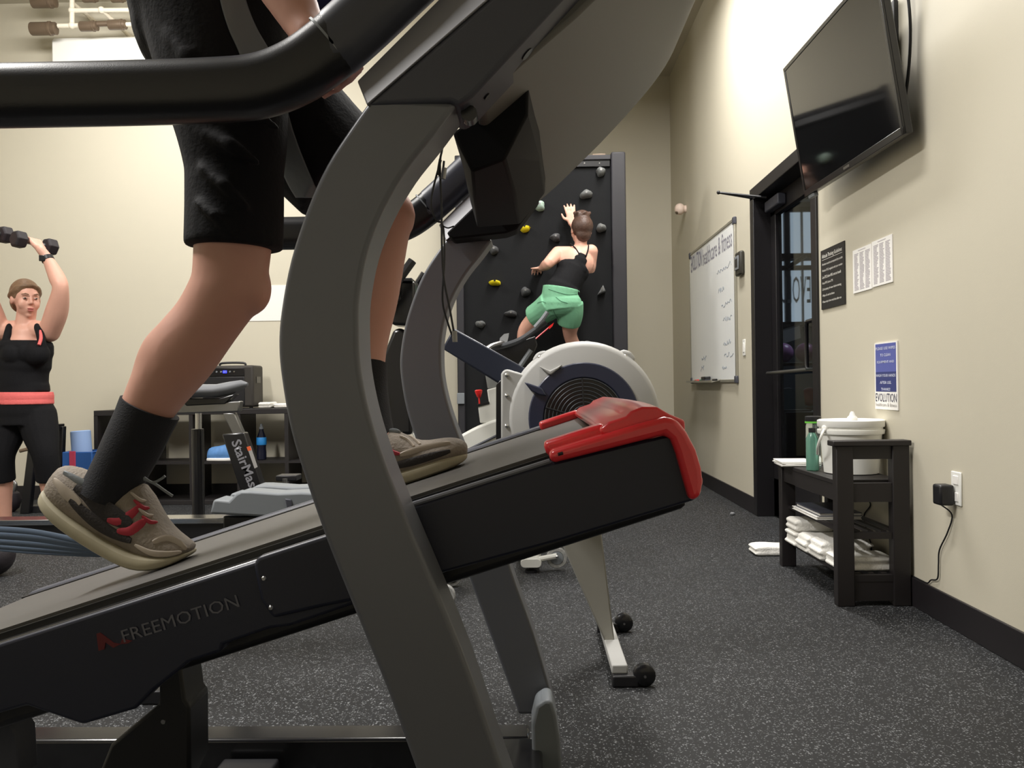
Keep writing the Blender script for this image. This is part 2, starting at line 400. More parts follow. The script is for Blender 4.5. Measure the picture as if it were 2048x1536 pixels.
# window of the far room: lit by dusk light, with mullions and a structural brace in front
wx0, wx1, wz0, wz1 = 2.4, 6.0, 1.75, 3.45
win = bpy.data.objects.new('window_1', None); COL.objects.link(win); win.location = (4.2, YE, wz0); struct(win)
M_PANE = mat('dusk_lit_pane', (150, 172, 190), .2, emit=(172, 184, 196, .72))
xs = [wx0, 3.02, P(1573, 600, YE).x, P(1603, 600, YE).x, 4.5, 4.9, 5.45, wx1]
zs = [wz0, 2.72, wz1]
for i in range(len(xs) - 1):
    for j in range(2):
        MB().box(xs[i] + .01, xs[i + 1] - .01, YE - .04, YE - .03, zs[j] + .03, zs[j + 1] - .03).build('pane', M_PANE, win, smooth=0)
fr = MB()
for i, x in enumerate(xs): fr.box(x - (.045 if i == 2 else .012), x + (.045 if i == 2 else .012), YE - .09, YE - .02, wz0, wz1)
for z in (wz0, P(1590, 537, YE).z, P(1590, 513, YE).z, wz1): fr.box(wx0, wx1, YE - .09, YE - .02, z - .035, z + .035)
fr.tube([P(1575, 536, YE - .1), P(1612, 511, YE - .1)], .035, 8)
fr.build('window_frame', M_DOOR, win)
text('window_lettering', 'EVOLUTION', mat('frosted_lettering', (96, 98, 98), .7), P(1622, 606, YE - .1), (-1, 0, 0), (0, 0, 1), .40, .80, parent=win, ext=-.002)
# roof beam and duct of the far room
d = MB(); d.box(WX + WT, XE, 11.6, 11.9, 3.35, 3.7); struct(d.build('beam_beyond', M_DWALL, bevel=.01))
dt = MB(); dt.tube([V(2.0, 11.0, 3.35), V(6.2, 11.0, 3.35)], .16, 16)
tag(dt.build('air_duct', mat('grey_duct', (92, 98, 104), .5, metal=.4), None), 'grey round air duct seen high up through the glass door', 'duct')
# storage rack with balls
def pR(px, py, Y=9.2): return P(px, py, Y)
rk = thing('ball_rack', 'black wheeled ball rack seen through the glass door', 'rack', (3.0, 9.2, 0))
RY = 9.2
for x in (2.45, 3.55):
    for y in (RY - .22, RY + .22): MB().box(x - .02, x + .02, y - .02, y + .02, 0, 1.45).build('upright', M_BLACK, rk)
for z in (.12, .62, 1.08): MB().box(2.43, 3.57, RY - .24, RY + .24, z - .015, z + .015).build('shelf', M_BLACK, rk, bevel=.004)
def ball(px, z, r, m, lab):
    c = P(px, 700, RY); tag(MB().ell((c.x, RY - .02, z + r + .015), r, 24, 16).build('exercise_ball', m), lab, 'ball', 'balls on the rack beyond the door')
ball(1566, 1.08, .105, mat('purple_ball', (168, 120, 170), .25), 'lilac exercise ball on the upper shelf of the rack')
ball(1610, 1.08, .105, mat('plum_ball', (120, 62, 112), .3), 'plum exercise ball on the upper shelf of the rack')
ball(1574, .62, .10, mat('maroon_ball', (74, 44, 60), .4), 'dark maroon ball on the middle shelf of the rack')
ball(1618, .62, .10, mat('crimson_ball', (190, 40, 78), .4), 'crimson ball on the middle shelf of the rack')
ball(1566, .12, .11, mat('slate_ball', (92, 110, 140), .25), 'slate blue ball on the lowest shelf of the rack')
ball(1612, .12, .10, mat('red_ball', (110, 24, 30), .5), 'dull red ball on the lowest shelf of the rack')
sg = thing('wall_banner', 'long pale banner hung above the ball rack beyond the door', 'banner', (3.2, 12.9, 1.45))
MB().prism([P(1545, 668, 12.6), P(1600, 650, 12.6), P(1602, 676, 12.6), P(1547, 694, 12.6)], (0, .02, 0)).build('banner_sheet', mat('pale_banner', (150, 150, 152), .7), sg)
MB().cyl(P(1543, 668, 12.61), P(1604, 649, 12.61), .012, 8).build('banner_pole', M_BLACK, sg)
tag(MB().box(2.35, 3.0, 8.0, 8.45, 0, .62).build('plyometric_box', M_BLACK, bevel=.01), 'black plyometric box standing just beyond the glass door', 'box')
lp = thing('laptop', 'open laptop with a pale screen on the black box', 'laptop', (2.45, 8.2, .62))
MB().box(2.36, 2.62, 8.1, 8.3, .6202, .634).build('keyboard_base', M_BLACK, lp, bevel=.003)
MB().prism([V(2.36, 8.29, .634), V(2.62, 8.29, .634), V(2.62, 8.34, .83), V(2.36, 8.34, .83)], (0, .008, 0)).build('screen', mat('laptop_screen', (95, 112, 122), .3), lp)

# ------------------------------------------------------------------ things on the right wall
# whiteboard
wb = thing('whiteboard', 'white dry erase board with aluminium frame and lettered heading', 'whiteboard', (WX, 7.2, .9))
Y0, Y1, Z0, Z1 = 6.33, 8.10, .90, 2.10
MB().box(WX - .014, WX - .001, Y0 + .01, Y1 - .01, Z0 + .01, Z1 - .01).build('board', mat('board_enamel', (246, 249, 250), .22), wb, smooth=0)
M_ALU = mat('aluminium_frame', (165, 162, 150), .4, metal=.6)
for nm, bx in (('frame_rail', (Y0, Y1, Z1 - .022, Z1)), ('frame_rail', (Y0, Y1, Z0, Z0 + .022)), ('frame_rail', (Y0, Y0 + .022, Z0, Z1)), ('frame_rail', (Y1 - .022, Y1, Z0, Z1))):
    MB().box(WX - .02, WX - .001, *bx).build(nm, M_ALU, wb, bevel=.003)
for yy in (Y0 + .02, Y1 - .02):
    for zz in (Z0 + .02, Z1 - .02): MB().box(WX - .024, WX - .001, yy - .027, yy + .027, zz - .027, zz + .027).build('corner_cap', M_DKPANEL, wb, bevel=.006)
tr = MB().prism([V(WX - .001, 7.95, Z0 + .02), V(WX - .09, 7.95, Z0 - .0), V(WX - .09, 7.95, Z0 + .018), V(WX - .085, 7.95, Z0 + .018), V(WX - .08, 7.95, Z0 + .005), V(WX - .001, 7.95, Z0 + .03)], (0, -1.1, 0)).build('pen_tray', M_ALU, wb)
NB = V(0, -1, 0)
text('heading_text', 'EVOLUTION', mat('heading_grey', (120, 118, 140), .6), (WX - .0146, Y1 - .06, 1.915), NB, (0, 0, 1), .15, .50, parent=wb, bold=.01)
text('heading_text', 'healthcare & fitness', mat('heading_grey2', (135, 132, 146), .6), (WX - .0146, Y1 - .60, 1.905), NB, (0, 0, 1), .145, 1.08, parent=wb)
M_SCRIB = mat('faint_marker', (150, 160, 172), .8)
for i, (y, z, L) in enumerate([(6.95, 1.78, .5), (6.9, 1.62, .2), (6.8, 1.5, .35), (6.75, 1.38, .3), (7.6, 1.1, .2), (6.75, 1.2, .25), (6.72, 1.1, .3), (7.65, 1.02, .15), (6.8, 1.02, .15)]):
    pts = [V(WX - .0152, y - L * k / 14, z + random.uniform(-.022, .022) + .01 * k / 14) for k in range(15)]
    MB().tube(crom(pts, 3), [(.0006, .003)] * 43, 6, up=(1, 0, 0)).build('marker_scribble', M_SCRIB, wb)
for (y, m, n) in ((7.72, M_RED, 'red'), (7.5, mat('green_pen', (60, 110, 90), .5), 'green'), (6.98, M_BLACK, 'black')):
    o = MB().cyl((WX - .05, y, Z0 + .0205), (WX - .05, y - .13, Z0 + .0205), .009, 10).build('marker_pen', m)
    tag(o, n + ' dry erase marker lying in the whiteboard tray', 'marker', 'pens in the whiteboard tray')
er = thing('board_eraser', 'black felt board eraser lying in the whiteboard tray', 'eraser', (WX - .05, 7.25, Z0 + .012))
MB().box(WX - .078, WX - .028, 7.17, 7.33, Z0 + .027, Z0 + .05).build('handle_block', M_BLACK, er, bevel=.006)
MB().box(WX - .075, WX - .03, 7.175, 7.325, Z0 + .0125, Z0 + .028).build('felt_pad', M_DKPANEL, er)
# round sensor knob
sn = thing('wall_sensor', 'round cream knob shaped sensor high on the wall beside the corner', 'sensor', PW(1366, 418))
c = PW(1372, 418); ax = V(-1, 0, 0)
MB().lathe(c, ax, [(.035, .001), (.035, .02), (.02, .024)], 20).build('mount_ring', M_PEACH, sn)
MB().ell(c + ax * .06, (.05, .055, .055), 20, 12).build('dome', M_PEACH, sn)
MB().ell(c + ax * .085 + V(0, 0, -.03), (.02, .035, .02), 12, 8).build('lens', M_BROWN, sn)
# thermostat
a0, a1 = PW(1477, 500), PW(1492, 552); ym = (a0.y + a1.y) / 2
th = thing('thermostat', 'dark boxy thermostat with small display beside the black door', 'thermostat', (WX, ym, 1.65))
hw = .075; z0, z1 = PW(1485, 551).z, PW(1485, 503).z
MB().box(WX - .035, WX, ym - hw, ym + hw, z0, z1).build('case', mat('olive_black', (48, 46, 40), .5), th, bevel=.012)
MB().box(WX - .042, WX - .033, ym - hw * .6, ym + hw * .75, z0 + .04, z1 - .03).build('display_bezel', M_GREYP, th, bevel=.004)
MB().box(WX - .0435, WX - .041, ym - hw * .35, ym + hw * .5, z0 + .06, z1 - .05).build('display', M_BLACK, th)
# light switch
ys = PW(1489, 690).y; zc = PW(1489, 695).z
ls = thing('light_switch', 'white rocker light switch beside the black door', 'switch', (WX, ys, zc))
MB().box(WX - .006, WX, ys - .036, ys + .036, zc - .058, zc + .058).build('plate', M_WHITE, ls, bevel=.003)
MB().box(WX - .010, WX - .005, ys - .016, ys + .016, zc - .033, zc + .033).build('rocker', M_PAPER, ls, bevel=.002)
# black guidelines notice
def wrect(pxl, pxr, ptl, pbl): 
    a = PW(pxl, ptl); b_ = PW(pxr, ptl); return a.y, b_.y, PW(pxl, pbl).z, a.z
y1, y0, z0, z1 = wrect(1643.5, 1691, 500, 621)
z1 = PW(1691, 484).z * .5 + z1 * .5; z0 = z0 * .5 + .5 * PW(1692, 607).z
gp = thing('guidelines_notice', 'black notice with white bulleted training guidelines on the wall', 'notice', (WX, (y0 + y1) / 2, z0))
MB().box(WX - .006, WX - .0008, y0, y1, z0, z1).build('notice_board', mat('black_notice', (32, 30, 30), .5), gp, smooth=0)
wd = y1 - y0; hh = z1 - z0
M_WL = mat('white_lettering', (215, 212, 205), .6)
text('notice_heading', 'Altitude Training Guidelines:', M_WL, (WX - .0064, y1 - wd * .06, z1 - hh * .16), NB, (0, 0, 1), hh * .085, wd * .86, parent=gp, bold=.012)
MB().box(WX - .0068, WX - .006, y0 + wd * .08, y1 - wd * .06, z1 - hh * .172, z1 - hh * .166).build('heading_underline', M_WL, gp, smooth=0)
for i, (s_, k) in enumerate([('-Members must be accompanied by an adult', .93), ('-Monitor SPO2 regularly with your monitor', .93), ('-Low SPO2 below 84% is not our benefit', .86), ('-Keep SPO2 above 77%', .5), ('-Drink plenty of water before training', .86), ('-Wipe all used surfaces', .56), ('-Please wipe down machines after use', .86)]):
    text('notice_line', s_, M_WL, (WX - .0064, y1 - wd * .06, z1 - hh * (.275 + i * .105)), NB, (0, 0, 1), hh * .05, wd * .94 * k, parent=gp, bold=.008)
# two sheets of typed paper
def sheet(pxl, pxr, zt, zb, lab):
    y1 = PW(pxl, 500).y; y0 = PW(pxr, 480).y; t = thing('typed_sheet', lab, 'sheet', (WX, (y0 + y1) / 2, zb), 'typed sheets on the wall')
    MB().box(WX - .004, WX - .0008, y0, y1, zb, zt).build('paper', M_PAPER, t, smooth=0)
    W = y1 - y0; H = zt - zb; g = mat('grey_print', (176, 170, 176), .7)
    MB().box(WX - .0044, WX - .0039, y0 + W * .3, y1 - W * .3, zt - H * .055, zt - H * .04).build('sheet_heading', g, t, smooth=0)
    for cix in range(3):
        m_ = MB(); ya = y1 - W * (.08 + cix * .3)
        for r_ in range(26):
            zz = zt - H * (.10 + r_ * .033); L = W * random.uniform(.16, .25)
            m_.box(WX - .0044, WX - .0039, ya - L, ya, zz - H * .02, zz)
        o = m_.build('print_column', g, t, smooth=0); o['kind'] = 'stuff'
zt = (PW(1707, 501).z + PW(1785, 471).z) / 2; zb = (PW(1709, 586).z + PW(1786, 567).z) / 2
sheet(1707, 1744, zt, zb, 'white typed sheet in grey columns next to the black notice')
sheet(1745.5, 1786, zt + .004, zb + .004, 'white typed sheet in grey columns farther from the black notice')
# blue poster
y1 = PW(1751.5, 690).y; y0 = PW(1797, 690).y; zt = PW(1774, 684).z; zb = PW(1774, 819).z; W = y1 - y0; H = zt - zb
bp = thing('hygiene_poster', 'blue poster asking for wiped equipment and washed hands above a white logo strip', 'poster', (WX, (y0 + y1) / 2, zb))
MB().box(WX - .006, WX - .0008, y0, y1, zb, zt).build('poster_board', M_PAPER, bp, smooth=0)
MB().box(WX - .0066, WX - .0058, y0 + W * .05, y1 - W * .05, zt - H * .44, zt - H * .02).build('blue_field', mat('poster_blue', (88, 96, 165), .6), bp, smooth=0)
MB().box(WX - .0066, WX - .0058, y0 + W * .05, y1 - W * .05, zb + H * .265, zt - H * .44).build('navy_field', mat('poster_navy', (52, 60, 115), .6), bp, smooth=0)
M_PL = mat('poster_lettering', (205, 210, 232), .6)
for s_, k, w_ in (('PLEASE USE WIPES', .065, .86), ('TO CLEAN', .165, .45), ('EQUIPMENT AND', .27, .75), ('WASH YOUR HANDS', .47, .86), ('AFTER USE.', .575, .5), ('THANKS!', .675, .4)):
    text('poster_line', s_, M_PL, (WX - .0068, (y0 + y1) / 2, zt - H * (k + .045)), NB, (0, 0, 1), H * .042, W * w_, 'C', bp, bold=.012)
text('poster_logo', 'EVOLUTION', mat('logo_ink', (50, 50, 75), .6), (WX - .0064, (y0 + y1) / 2, zb + H * .115), NB, (0, 0, 1), H * .125, W * .92, 'C', bp)
text('poster_logo', 'healthcare & fitness', mat('logo_ink2', (150, 145, 140), .6), (WX - .0064, (y0 + y1) / 2, zb + H * .045), NB, (0, 0, 1), H * .05, W * .92, 'C', bp)
# outlet, adapter and its cord
oc = PW(1915, 977); y_ = oc.y; z_ = oc.z
ol = thing('wall_outlet', 'white wall outlet near the black bench', 'outlet', (WX, y_, z_))
MB().box(WX - .006, WX, y_ - .036, y_ + .036, z_ - .06, z_ + .06).build('plate', M_WHITE, ol, bevel=.003)
for s_ in (-1, 1): MB().box(WX - .009, WX - .005, y_ - .018, y_ + .018, z_ + s_ * .03 - .016, z_ + s_ * .03 + .016).build('receptacle', M_PAPER, ol, bevel=.004)
ad = thing('power_adapter', 'black plug in power adapter with a thin cord down the wall', 'adapter', (WX - .04, y_ + .03, z_ - .03))
MB().box(WX - .062, WX - .0095, y_ + .0, y_ + .062, z_ - .062, z_ + .012).build('adapter_block', M_BLACK, ad, bevel=.008)
cp = [V(WX - .045, y_ + .03, z_ - .062)] + [PW(px, py, WX - .008) for px, py in ((1904, 1030), (1895, 1065), (1879, 1100), (1877, 1128), (1875, 1157), (1862, 1160), (1852, 1166))]
cp[-1] = V(WX - .0065, cp[-1].y, .1185)            # then along the top of the baseboard, behind the bench, and up the wall again
cp += [V(WX - .0065, cp[-1].y + .12, .1185), V(WX - .0065, PW(1746, 1130).y - .02, .1185)] + [PW(px, py, WX - .006) for px, py in ((1743, 1112), (1742, 1089), (1736, 1070), (1728, 1032), (1741, 1009), (1728, 990), (1716, 968))]
MB().tube([V(p.x, p.y, max(p.z, .1182)) for p in crom(cp, 6)], .0028, 6).build('cord', M_BLACK, ad)

# ------------------------------------------------------------------ television on its bracket
BL = V(1.40, 4.40, 1.83); BR = V(1.425, 3.30, 1.83); UP = V(-.10, 0, .65); AXL = (BR - BL); NRM = AXL.cross(UP).normalized()
if NRM.x > 0: NRM = -NRM
tv = thing('television', 'large black flat television tilted down on a wall bracket', 'television', (1.45, 3.85, 1.83))
def tvp(u, v, d): return BL + AXL * u + UP * v - NRM * d
def tvbox(u0, u1, v0, v1, d0, d1, name, m, par, bev=0):
    mb = MB(); mb.add([tvp(u, v, d) for u in (u0, u1) for v in (v0, v1) for d in (d0, d1)], [(0, 1, 3, 2), (4, 6, 7, 5), (0, 4, 5, 1), (2, 3, 7, 6), (0, 2, 6, 4), (1, 5, 7, 3)])
    return mb.build(name, m, par, bevel=bev)
cs = tvbox(0, 1, 0, 1, .006, .04, 'case', M_GLOSSB, tv, .006)
for a_ in ((0, 1, 0, .045), (0, 1, .97, 1), (0, .018, 0, 1), (.982, 1, 0, 1)): tvbox(*a_, 0, .01, 'bezel', M_GLOSSB, tv, .002)
tvbox(.017, .983, .044, .971, .003, .0062, 'screen', M_SCREEN, tv)
tvbox(.47, .53, .014, .03, -.0012, .001, 'maker_badge', M_STEELD, tv)
tvbox(.20, .80, .12, .72, .04, .062, 'rear_housing', M_BLACK, tv, .01)
tvbox(.03, .10, -.03, .0, .005, .03, 'infrared_foot', M_GREYP, tv, .004)
mt = MB(); mt.box(WX - .021, WX - .001, 3.55, 4.15, 2.0, 2.45)
mt.build('wall_plate', M_BLACK, tv, bevel=.004)
for u in (.30, .70):
    mm = MB(); c0 = tvp(u, .85, .062); c1 = tvp(u, .15, .062); hw = V(0, .02, 0); hd = -NRM * .012
    mm.obox((c0 + c1) / 2 + hd, (c0 - c1) / 2, hw, hd); mm.build('tilt_arm', M_BLACK, tv, bevel=.003)
    q = tvp(u, .6, .08); MB().tube([q, V(WX - .01, q.y, 2.25)], .015, 10).build('bracket_link', M_BLACK, tv)
MB().tube(crom([tvp(.88, .9, .05), V(1.46, 3.42, 2.6), V(1.50, 3.40, 2.3), V(1.49, 3.44, 2.0), tvp(.8, .2, .06)], 8), .006, 8).build('cable', M_BLACK, tv)
# ================================================================== TREADMILL
tm = thing('treadmill', 'steep incline treadmill with arched grey uprights and a red motor hood', 'treadmill', (-.35, 1.5, 0))
YN, YA = 1.03, .085                 # near face of the near upright, its thickness
YFAR = 2.00                         # near face of the far upright
LEFT = [(742, 196), (700, 255), (652, 330), (614, 415), (580, 520), (561, 620), (556, 690), (562, 760), (580, 860), (610, 960), (652, 1080), (712, 1230), (775, 1385), (830, 1536), (905, 1740), (985, 1960), (1015, 2050)]
RIGHT = [(915, 205), (868, 268), (815, 335), (768, 415), (735, 500), (718, 590), (716, 660), (720, 735), (738, 825), (768, 920), (815, 1040), (872, 1175), (938, 1340), (1004, 1536), (1075, 1735), (1140, 1960), (1165, 2050)]
A = crom([P(a, b, YN) for a, b in LEFT], 4); B = crom([P(a, b, YN) for a, b in RIGHT], 4)
for nm, y in (('upright_arch', 0.), ('upright_arch', YFAR - YN)):
    off = V(0, y, 0)
    m_ = MB().strip([p + off for p in A], [p + off for p in B], (0, YA, 0))
    o = m_.build(nm, M_SILVER, tm, bevel=.02, seg=4)
# deck frame: u along the incline, v across (world Y), w normal to the deck
DO = P(1100, 905, 1.15); DU = (DO - P(0, 1262, 1.15)).normalized(); DU = V(DU.x, 0, DU.z).normalized(); DW = V(-DU.z, 0, DU.x)
def D(u, v, w): return DO + DU * u + V(0, v - 1.15, 0) + DW * w
def dbox(u0, u1, v0, v1, w0, w1, name, m, par=tm, bev=0.):
    mb = MB(); mb.add([D(u, v, w_) for u in (u0, u1) for v in (v0, v1) for w_ in (w0, w1)], [(0, 1, 3, 2), (4, 6, 7, 5), (0, 4, 5, 1), (2, 3, 7, 6), (0, 2, 6, 4), (1, 5, 7, 3)])
    return mb.build(name, m, par, bevel=bev)
UL, UR = -1.15, .175
DV0, DV1 = 1.15, 1.78
# running belt: a loop round the two rollers
r_ = .022; loop = []
for k in range(9): a = math.pi / 2 - math.pi * k / 8; loop.append((UR - .05 + r_ * math.cos(a), -r_ + r_ * math.sin(a)))
for k in range(9): a = -math.pi / 2 - math.pi * k / 8; loop.append((UL + .03 + r_ * math.cos(a), -r_ + r_ * math.sin(a)))
MB().loft([[D(u, v, w_) for u, w_ in loop] for v in (DV0 + .02, DV1 - .02)]).build('running_belt', M_BELT, tm, smooth=50)
dbox(UL + .02, UR - .06, DV0 + .005, DV0 + .018, -.03, -.004, 'belt_gap', M_GLOSSB)
dbox(UL + .02, UR - .06, DV1 - .018, DV1 + .0, -.03, .002, 'belt_gap', M_GLOSSB)
dbox(UL + .02, UR - .05, DV1 + .0, DV1 + .05, -.06, .006, 'foot_rail', M_DKPANEL, bev=.008)
dbox(UL + .02, .0, DV0 - .028, DV0 + .006, -.05, -.012, 'foot_rail', M_GLOSSB, bev=.004)
dbox(UL + .05, UR - .02, DV0 + .02, DV1 - .02, -.13, -.05, 'deck_tray', M_BLACK, bev=.01)
# side panels (near), with the far ones behind
PY = 1.118
lp_ = [(-190, 1352), (0, 1287), (250, 1207), (508, 1124), (740, 1048), (760, 1110), (775, 1185), (700, 1212), (581, 1253), (540, 1258), (446, 1290), (443, 1304), (378, 1325), (360, 1340), (308, 1381), (270, 1419), (164, 1450), (53, 1412), (0, 1427), (-190, 1480)]
sp = MB().prism(pp(PY, lp_), (0, .035, 0)).build('side_panel', M_NAVYP, tm, bevel=.012, seg=4)
lp2 = [(506, 1128), (515, 1114), (540, 1106), (690, 1058), (720, 1052), (720, 1200), (640, 1216), (545, 1238), (520, 1200)]
MB().prism(pp(PY - .010, lp2), (0, .02, 0)).build('panel_cover', M_NAVYP, tm, bevel=.009, seg=4)
for px, py in ((527, 1158), (541, 1217)):
    MB().lathe(P(px, py, PY - .0125), (0, 1, 0), [(.0022, 0), (.0035, .0015), (.0035, .006)], 10).build('panel_screw', M_STEEL, tm)
rp = [(740, 1042), (810, 1017), (1100, 926), (1340, 868), (1362, 905), (1392, 1000), (1120, 1082), (868, 1151), (760, 1186)]
MB().prism(pp(PY, rp), (0, .035, 0)).build('side_panel', M_NAVYP, tm, bevel=.004, seg=2)
MB().tube([P(745, 1034, PY + .004), P(1100, 922, PY + .004)], (.0035), 8).build('panel_ledge', mat('ledge_grey', (105, 106, 112), .4), tm)
fp = [p + V(0, DV1 - PY + .055, 0) for p in pp(PY, [(-190, 1345), (0, 1280), (740, 1048), (1100, 926), (1362, 870), (1392, 1000), (760, 1186), (540, 1258), (300, 1385), (0, 1427), (-190, 1480)])]
MB().prism(fp, (0, .03, 0)).build('side_panel', M_NAVYP, tm, bevel=.006)
# lettering
a0, a1 = P(249, 1285, PY - .0008), P(480, 1213, PY - .0008); rd = (a1 - a0).normalized(); ud = V(-rd.z, 0, rd.x)
M_FM = mat('panel_lettering', (98, 98, 106), .5)
text('panel_lettering', 'FREEMOTION', M_FM, a0, rd, ud, .0165, (a1 - a0).length, parent=sp, ext=.001)
lg = MB(); q = P(197, 1302, PY - .0015)
def lgp(u, w_): return q + rd * u + ud * w_
lg.prism([lgp(0, 0), lgp(.004, .022), lgp(.009, .022), lgp(.022, .004), lgp(.03, .0), lgp(.02, -.002), lgp(.012, .008), lgp(.008, 0)], (0, .0015, 0))
lg.prism([lgp(.03, 0), lgp(.034, .0055), lgp(.046, -.0005), lgp(.040, -.002)], (0, .0015, 0))
lg.build('panel_emblem', M_REDLET, sp)
# red motor hood
hs = [(1097, 903), (1190, 875), (1274, 849), (1330, 834), (1354, 838), (1374, 864), (1393, 900), (1404, 937), (1407, 965), (1402, 995), (1381, 1004), (1368, 958), (1354, 908), (1343, 880), (1331, 870), (1102, 928)]
hood = MB().prism(pp(PY - .016, hs), (0, .05, 0)).build('motor_hood_side', M_RED, tm, bevel=.008, seg=3)
MB().prism([p + V(0, DV1 - PY + .035, 0) for p in pp(PY - .016, hs)], (0, .05, 0)).build('motor_hood_side', M_RED, tm, bevel=.008, seg=3)
hu = lambda px, py, Y=PY: ((P(px, py, Y) - DO).dot(DU), (P(px, py, Y) - DO).dot(DW))
ue = hu(1405, 950)[0]; ut = hu(1350, 838)[0]; wt = hu(1350, 838)[1]
prof = [(.070, .004), (.071, .013), (.085, .019), (.108, .019), (.116, .024), (.132, .025), (.15, max(.018, wt + .012)), (ut - .004, wt + .008), (ut + .012, wt - .006), (ue - .010, wt - .045), (ue, wt - .085), (ue - .004, -.100), (ue - .022, -.100), (ue - .035, -.06), (ut - .02, wt - .028), (.10, -.004)]
MB().loft([[D(u, v, w_ * k if w_ > 0 else w_) for u, w_ in prof] for v, k in ((PY + .003, .86), (PY + .03, .92), (PY + .07, 1.0), (PY + .14, 1.08), (1.45, 1.12), (DV1 - .08, 1.08), (DV1, .95), (DV1 + .04, .80))]).build('motor_hood_top', M_RED, tm, bevel=.003, smooth=40)
# lip arms running back along the belt
for v in (DV0 + .0, DV1 - .02):
    dbox(-.005, .08, v - .012, v + .028, -.004, .016, 'hood_arm', M_RED, bev=.006)
MB().tube([P(1116, 909, PY - .016), P(1126, 906, PY - .016)], .0022, 8).build('hood_screw', M_BLACK, tm)
# handrails with their console ends
prof = rrect(.058, .078, .026)
rail = crom([P(x, y, 1.07) for x, y in ((-110, 194), (0, 192), (250, 187), (430, 181), (520, 172), (590, 146), (650, 106), (715, 50), (800, -30), (900, -125))], 5)
for y in (0, YFAR - YN + .02):
    rl = MB().sweep([p + V(0, y, 0) for p in rail], prof).build('handrail', M_RAIL, tm)
    sm = P(664, 90, 1.07) + V(0, y, 0); dr_ = (P(700, 60, 1.07) - P(640, 112, 1.07)).normalized()
    MB().sweep([sm - dr_ * .0015, sm + dr_ * .0015], [(a * 1.03, b * 1.03) for a, b in prof]).build('rail_seam', M_GREYP, rl)
    sub_ = [p + V(0, y, 0) for p in rail if (p + V(0, y, 0) - sm).dot(dr_) > .004]
    MB().sweep([sm + dr_ * .003] + sub_, [(a * 1.03, b * 1.03) for a, b in prof]).build('rail_grip_cover', mat('rail_grey', (60, 62, 72), .4), rl)
# console neck side plates
A0, A1 = P(716, 165, YN), P(900, -18, YN); fd = (A1 - A0).normalized()
B0, B1 = P(735, 212, YN), P(900, 206, YN); C0 = P(945, 195, YN); C1 = P(1128, -2, YN); cd = (C1 - C0).normalized()
TOP = 1.46
def upto(p, d, z): return p + d * ((z - p.z) / d.z)
plate = [P(735, 212, YN), P(985, -6, YN) * 1.0, upto(P(985, -6, YN), fd, TOP), upto(C1, cd, TOP + .02), C1, C0, P(918, 214, YN), B1]
light = [A0, A1, upto(A1, fd, TOP), upto(P(985, -6, YN), fd, TOP) - V(.004, 0, 0), P(982, -6, YN), P(733, 211, YN)]
for y, s_ in ((0, 1), (YFAR - YN, 1)):
    pl_ = plate if y == 0 else [plate[0], plate[1], plate[2], plate[3] + V(-.06, 0, .04), plate[4] + V(-.06, 0, .04), plate[5] + V(-.05, 0, .035), plate[6] + V(-.03, 0, .02), plate[7]]
    MB().prism([p + V(0, y - .004, 0) for p in pl_], (0, YA + .02, 0)).build('neck_plate', M_DKPANEL, tm, bevel=.006, seg=3)
    o1 = [P(716, 165, YN + .05), P(905, -24, YN + .05)]; o1.append(upto(o1[1], fd, TOP)); i1 = [P(735, 212, YN), P(985, -6, YN), upto(P(985, -6, YN), fd, TOP)]
    ofy = V(0, y - .005, 0); inn = [p + ofy for p in o1 + i1[::-1]]
    MB().add([p + ofy for p in o1 + i1] + [p + ofy + V(0, .05, 0) for p in o1] + [p + ofy + V(0, .09, 0) for p in i1], [(0, 1, 4, 3), (1, 2, 5, 4), (6, 9, 10, 7), (7, 10, 11, 8), (0, 6, 7, 1), (1, 7, 8, 2), (3, 4, 10, 9), (4, 5, 11, 10), (0, 3, 9, 6), (2, 8, 11, 5)]).build('neck_trim', mat('neck_trim_grey', (140, 140, 146), .45), tm, bevel=.002)
# console back shell (underside seen from below)
U0 = P(930, 214, YN); U1 = P(1640, -560, YN); sd = (U1 - U0).normalized()
YS = YFAR + .03
und = [P(a, b, YS) for a, b in ((1008, 464), (1110, 376), (1200, 288), (1275, 206), (1318, 152), (1346, 104), (1362, 56), (1370, 4), (1372, -50), (1362, -110), (1335, -160))]
und = [und[0]] + crom(und[1:], 3)
fr_ = [p + V(-.11, 0, .03) * min(1, .12 + i / 8) for i, p in enumerate(und)][::-1]
sh = [V(p.x, YN + YA - .03, p.z) for p in und + fr_]
MB().strip([V(p.x, YN + YA - .03, p.z) for p in und], [V(p.x, YN + YA - .03, p.z) for p in fr_[::-1]], (0, YFAR - YN - YA + .06, 0)).build('console_shell', M_SILVER2, tm, bevel=.01, seg=3)
# console display facing the runner
cf = upto(P(985, -6, YN), fd, 1.72)
MB().prism([V(.02, 1.14, 1.52), V(.20, 1.14, 1.77), V(.24, 1.14, 1.77), V(.09, 1.14, 1.52)], (0, .84, 0)).build('console_display', M_GLOSSB, tm, bevel=.01)
